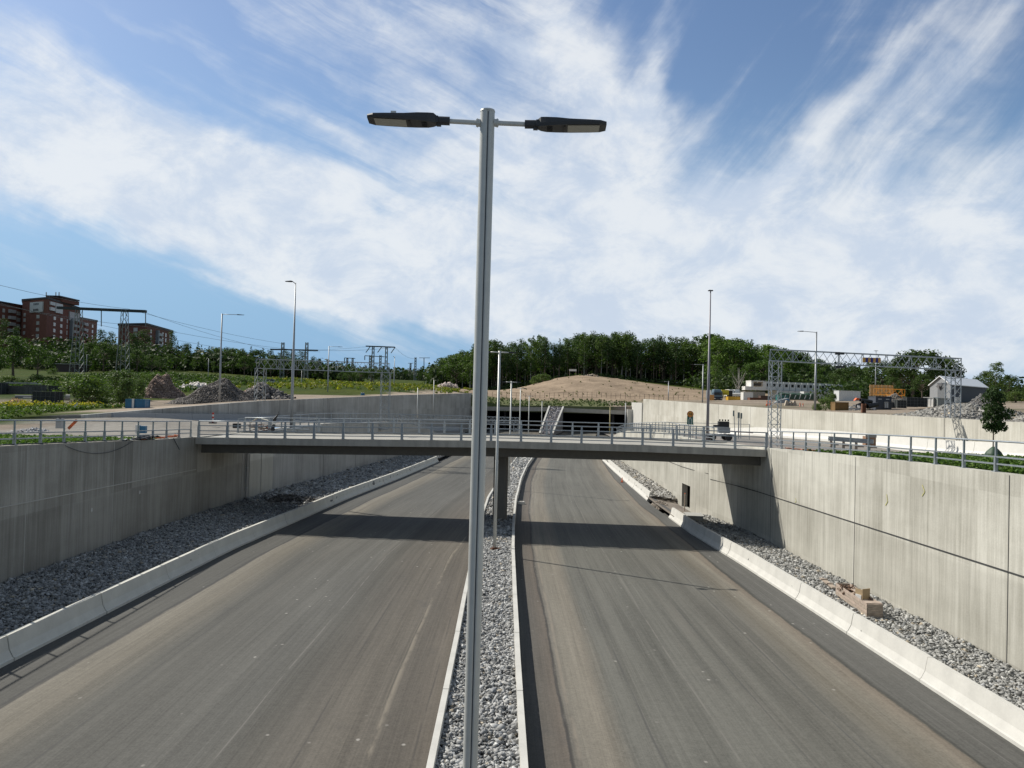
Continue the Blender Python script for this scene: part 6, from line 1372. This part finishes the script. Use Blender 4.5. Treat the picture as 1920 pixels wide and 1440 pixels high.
loose('short dark cable end hanging beside the orange conduit', [(-20.74, 51.0+.14*k, ZLT(51)+.05-.11*k) for k in range(8)], .02, black_m, 'cable', 'cable')
t = thing('debris_sheet', 'crumpled black sheet and white rag on top of the left wall', 'debris', (-21.1, 47.6, zw(47.6))); mb = MB(); r = random.Random(2)
mb.grid([[(x*.25+r.uniform(-.08, .08), y*.35, r.uniform(0, .22)) for x in range(-2, 3)] for y in range(-3, 4)]); mb.build('black_sheet', black_m, t); mb = MB(); mb.grid([[(x*.12, -2.4+y*.25, .03+r.uniform(0, .12)) for x in range(-2, 3)] for y in range(-2, 3)]); mb.build('rag', white_m, t)
# timber crate box on the right stones
t = thing('timber_trough', 'long weathered timber box lying on the stones at the foot of the right wall', 'timber box', (15.32, 33.9, ZR(34)+.40), rz=math.radians(-4.5)); r = random.Random(6)
Lh, wh, hh = 1.85, .30, .56
for s_ in (-1, 1):
    for k in range(4): MB().box((s_*wh, 0, .08+k*.13), (.035, Lh*2, .115)).build('side_board', wood_m if (k+s_) % 2 else mat('pinkish timber', (.42,.34,.28), .8, var=.3, vscale=5), t)
    for k in range(4): MB().box((0, s_*Lh, .08+k*.13), (wh*2-.05, .04, .115)).build('end_board', wood_m, t)
MB().box((0, 0, .02), (wh*2-.06, Lh*2-.06, .03)).build('floor_board', wood_m, t)
MB().box((0, -1.6, .545), (wh*2+.04, .42, .03)).build('top_board', mat('pinkish timber', (0,0,0)), t); MB().box((.12, .35, .545), (wh*1.2, .7, .03)).build('top_board', mat('pinkish timber', (0,0,0)), t)
mb = MB(); mb.box((.1, -.62, .66), (.42, .03, .42), .5); mb.box((-.1, -.42, .62), (.03, .4, .36), .5); mb.build('loose_panel', mat('tan plywood', (.40,.30,.18), .7, var=.2), t)
MB().box((0, -.35, .45), (.35, .3, .25), .5).build('white_block', white_m, t)
v, f, c2 = stones_at(np.stack([rng.uniform(-.35, .35, 120), rng.uniform(.5, 1.6, 120), rng.uniform(.3, .55, 120)], -1), rng.uniform(.06, .14, 120), (.16,.10,.07)); o = bpy.data.objects.new('x', None); bpy.data.objects.remove(o); o = fast_mesh('scrap_filling', v, f, stonem, c2, parent=t); tag(o, kind='stuff')
t = thing('timber_plank', 'narrow plank lying on the stones behind the long timber box', 'plank', (15.55, 37.6, ZR(37)+.5), rz=math.radians(-6)); MB().box((0, 0, .04), (.22, 2.0, .05)).build('board', wood_m, t); MB().box((0, .6, .08), (.3, .1, .06)).box((0, -.3, .08), (.3, .1, .06)).build('cleat', wood_m, t)
# things around the doorway gap on the right
t = thing('concrete_chamber', 'low grey concrete chamber lid beside the barrier near the doorway', 'chamber', (14.55, 59.6, ZR(59)+.1), rz=-.1); MB().box((0, 0, .3), (1.1, 1.7, .6)).build('body', deck_c, t); MB().box((0, 0, .63), (1.25, 1.85, .07)).build('lid', mat('pale lid concrete', (.42,.42,.4), .8), t)
heap('low earth pile in the barrier gap before the doorway', 1232, 1262, 958, 68.5, 9, 4, (.24,.21,.18), .16, 900, 41, zb_=ZR(68)+.02)
t = thing('stake', 'thin timber stake standing left of the doorway', 'stake', (15.6, 67.3, ZR(67))); MB().box((0, 0, .75), (.07, .07, 1.5)).build('post', wood_m, t); MB().box((0, 0, 1.48), (.1, .1, .05)).build('tip', orange_m, t)
for (px, lab, Y, sh) in ((1178, 'red triangular marker cone at the far right barrier foot', 92, 1),):
    x = XRB(Y)-.45; cone(lab, x, Y, ZR(Y), .6)
t = thing('manhole', 'pale round concrete cap at the median kerb gap', 'manhole', (XRK(69.5)+.35, 69.5, ZR(69.5))); MB().tube([(0, 0, -.05), (0, 0, .22)], [.4, .3], 16).build('cap', barrier_c, t); MB().tube([(0, 0, .22), (0, 0, .25)], [.15, .12], 12).build('lid', deck_c, t)
# spray paint marks on walls (real marks with a shape of their own)
def mark(label, x, pts, m, name='paint_mark'):
    mb = MB((x, pts[0][0], pts[0][1]))
    for a, b in zip(pts[:-1], pts[1:]): mb.bar((x, *a), (x, *b), .012, .045)
    return tag(mb.build(name, m), label, 'paint mark')
pm = mat('red spray paint', (.40,.045,.05), .8, var=.3, vscale=4); ym = mat('yellow spray paint', (.52,.5,.22), .8, var=.3)
mark('red spray paint squiggle on the shaded right abutment wall', 17.285, [(57.0, 2.2), (56.6, 1.9), (57.1, 1.6), (56.5, 1.3), (57.0, .9), (56.6, 1.75), (56.8, 2.3)], pm)
mark('yellow chalk figure high on the sunlit right wall, nearest the camera', 17.285, [(32.6, 5.35), (32.4, 5.1), (32.6, 4.9)], ym)
mark('yellow chalk figure on the sunlit right wall, middle one', 17.285, [(35.6, 4.6), (35.5, 4.3), (35.7, 4.1)], ym)
mark('yellow chalk tick at the wall joint, farthest from the camera', 17.285, [(46.6, 3.05), (46.5, 2.85), (46.7, 2.8)], ym)
for y, z, lab in ((41.2, 2.2, 'left'), (46.6, 2.45, 'right')):
    mb = MB((-20.79, y, z)); mb.box((-20.79, y, z), (.03, .09, .18)); tag(mb.build('wall_tag', white_m), 'small white tag on the shaded left wall, the %s one of two' % lab, 'tag')
# car on the far meadow road
q = W(507, 724, 225); t = thing('parked_car', 'pale car glinting on the meadow behind the left gantry leg', 'car', (q.x, 225, Tzz(q.x, 225)), rz=.25)
mb = MB(); mb.prism([(-2.3, .3), (-2.25, .8), (-1.6, .95), (-.9, 1.42), (.7, 1.45), (1.5, .98), (2.3, .8), (2.35, .3)], ((0, -.85, 0), (1, 0, 0), (0, 1.7, 0))); mb.build('body', mat('silver car paint', (.35,.38,.4), .3, .5), t)
MB().prism([(-1.35, .98), (-.8, 1.36), (.62, 1.38), (1.2, 1.0)], ((0, -.87, 0), (1, 0, 0), (0, 1.74, 0))).build('window', glass_dark, t)
for x in (-1.5, 1.5):
    for y in (-.8, .8): MB().tube([(x, y-.1, .32), (x, y+.1, .32)], .33, 12).build('wheel', black_m, t)

# drain pipe and pale panels on the left wall just beyond the bridge, dark stone pile under the bridge
xp = XLW(64.2)+.12; t = thing('drain_pipe', 'pale vertical drain pipe on the left wall at the far side of the bridge', 'pipe', (xp, 64.2, ZR(64)+.6)); MB().tube([(0, 0, 0), (0, 0, 4.3)], .075, 10).build('tube', mat('pale pipe', (0,0,0)), t)
for z in (.8, 2.4, 3.9): MB().box((-.02, 0, z), (.2, .2, .06)).build('clamp', steel, t)
for k, (ya, yb) in enumerate(((65.0, 67.4), (67.55, 70.2))):
    mb = MB((XLW(ya)+.03, ya, ZR(ya)+.5)); a, b = (XLW(ya)+.03, ya), (XLW(yb)+.03, yb); z0, z1 = ZR(ya)+.5, 3.35
    mb.grid([[(a[0], a[1], z0), (b[0], b[1], z0)], [(a[0], a[1], z1), (b[0], b[1], z1)]], [[(0, z0), (2.4, z0)], [(0, z1), (2.4, z1)]]); mb.grid([[(a[0], a[1], z1), (b[0], b[1], z1)], [(a[0]-.06, a[1], z1), (b[0]-.06, b[1], z1)]], [[(0, 0), (1, 0)], [(0, 1), (1, 1)]])
    tag(mb.build('wall_panel', wall_outer), 'pale concrete panel on the left wall beyond the bridge, %s one of two' % ('nearer', 'farther')[k], 'panel')
heap('dark stone pile at the left wall foot beneath the far bridge edge', 478, 590, 938, 62, 13, 4, (.16,.155,.15), .22, 2200, 51, zb_=ZR(62)+.42)
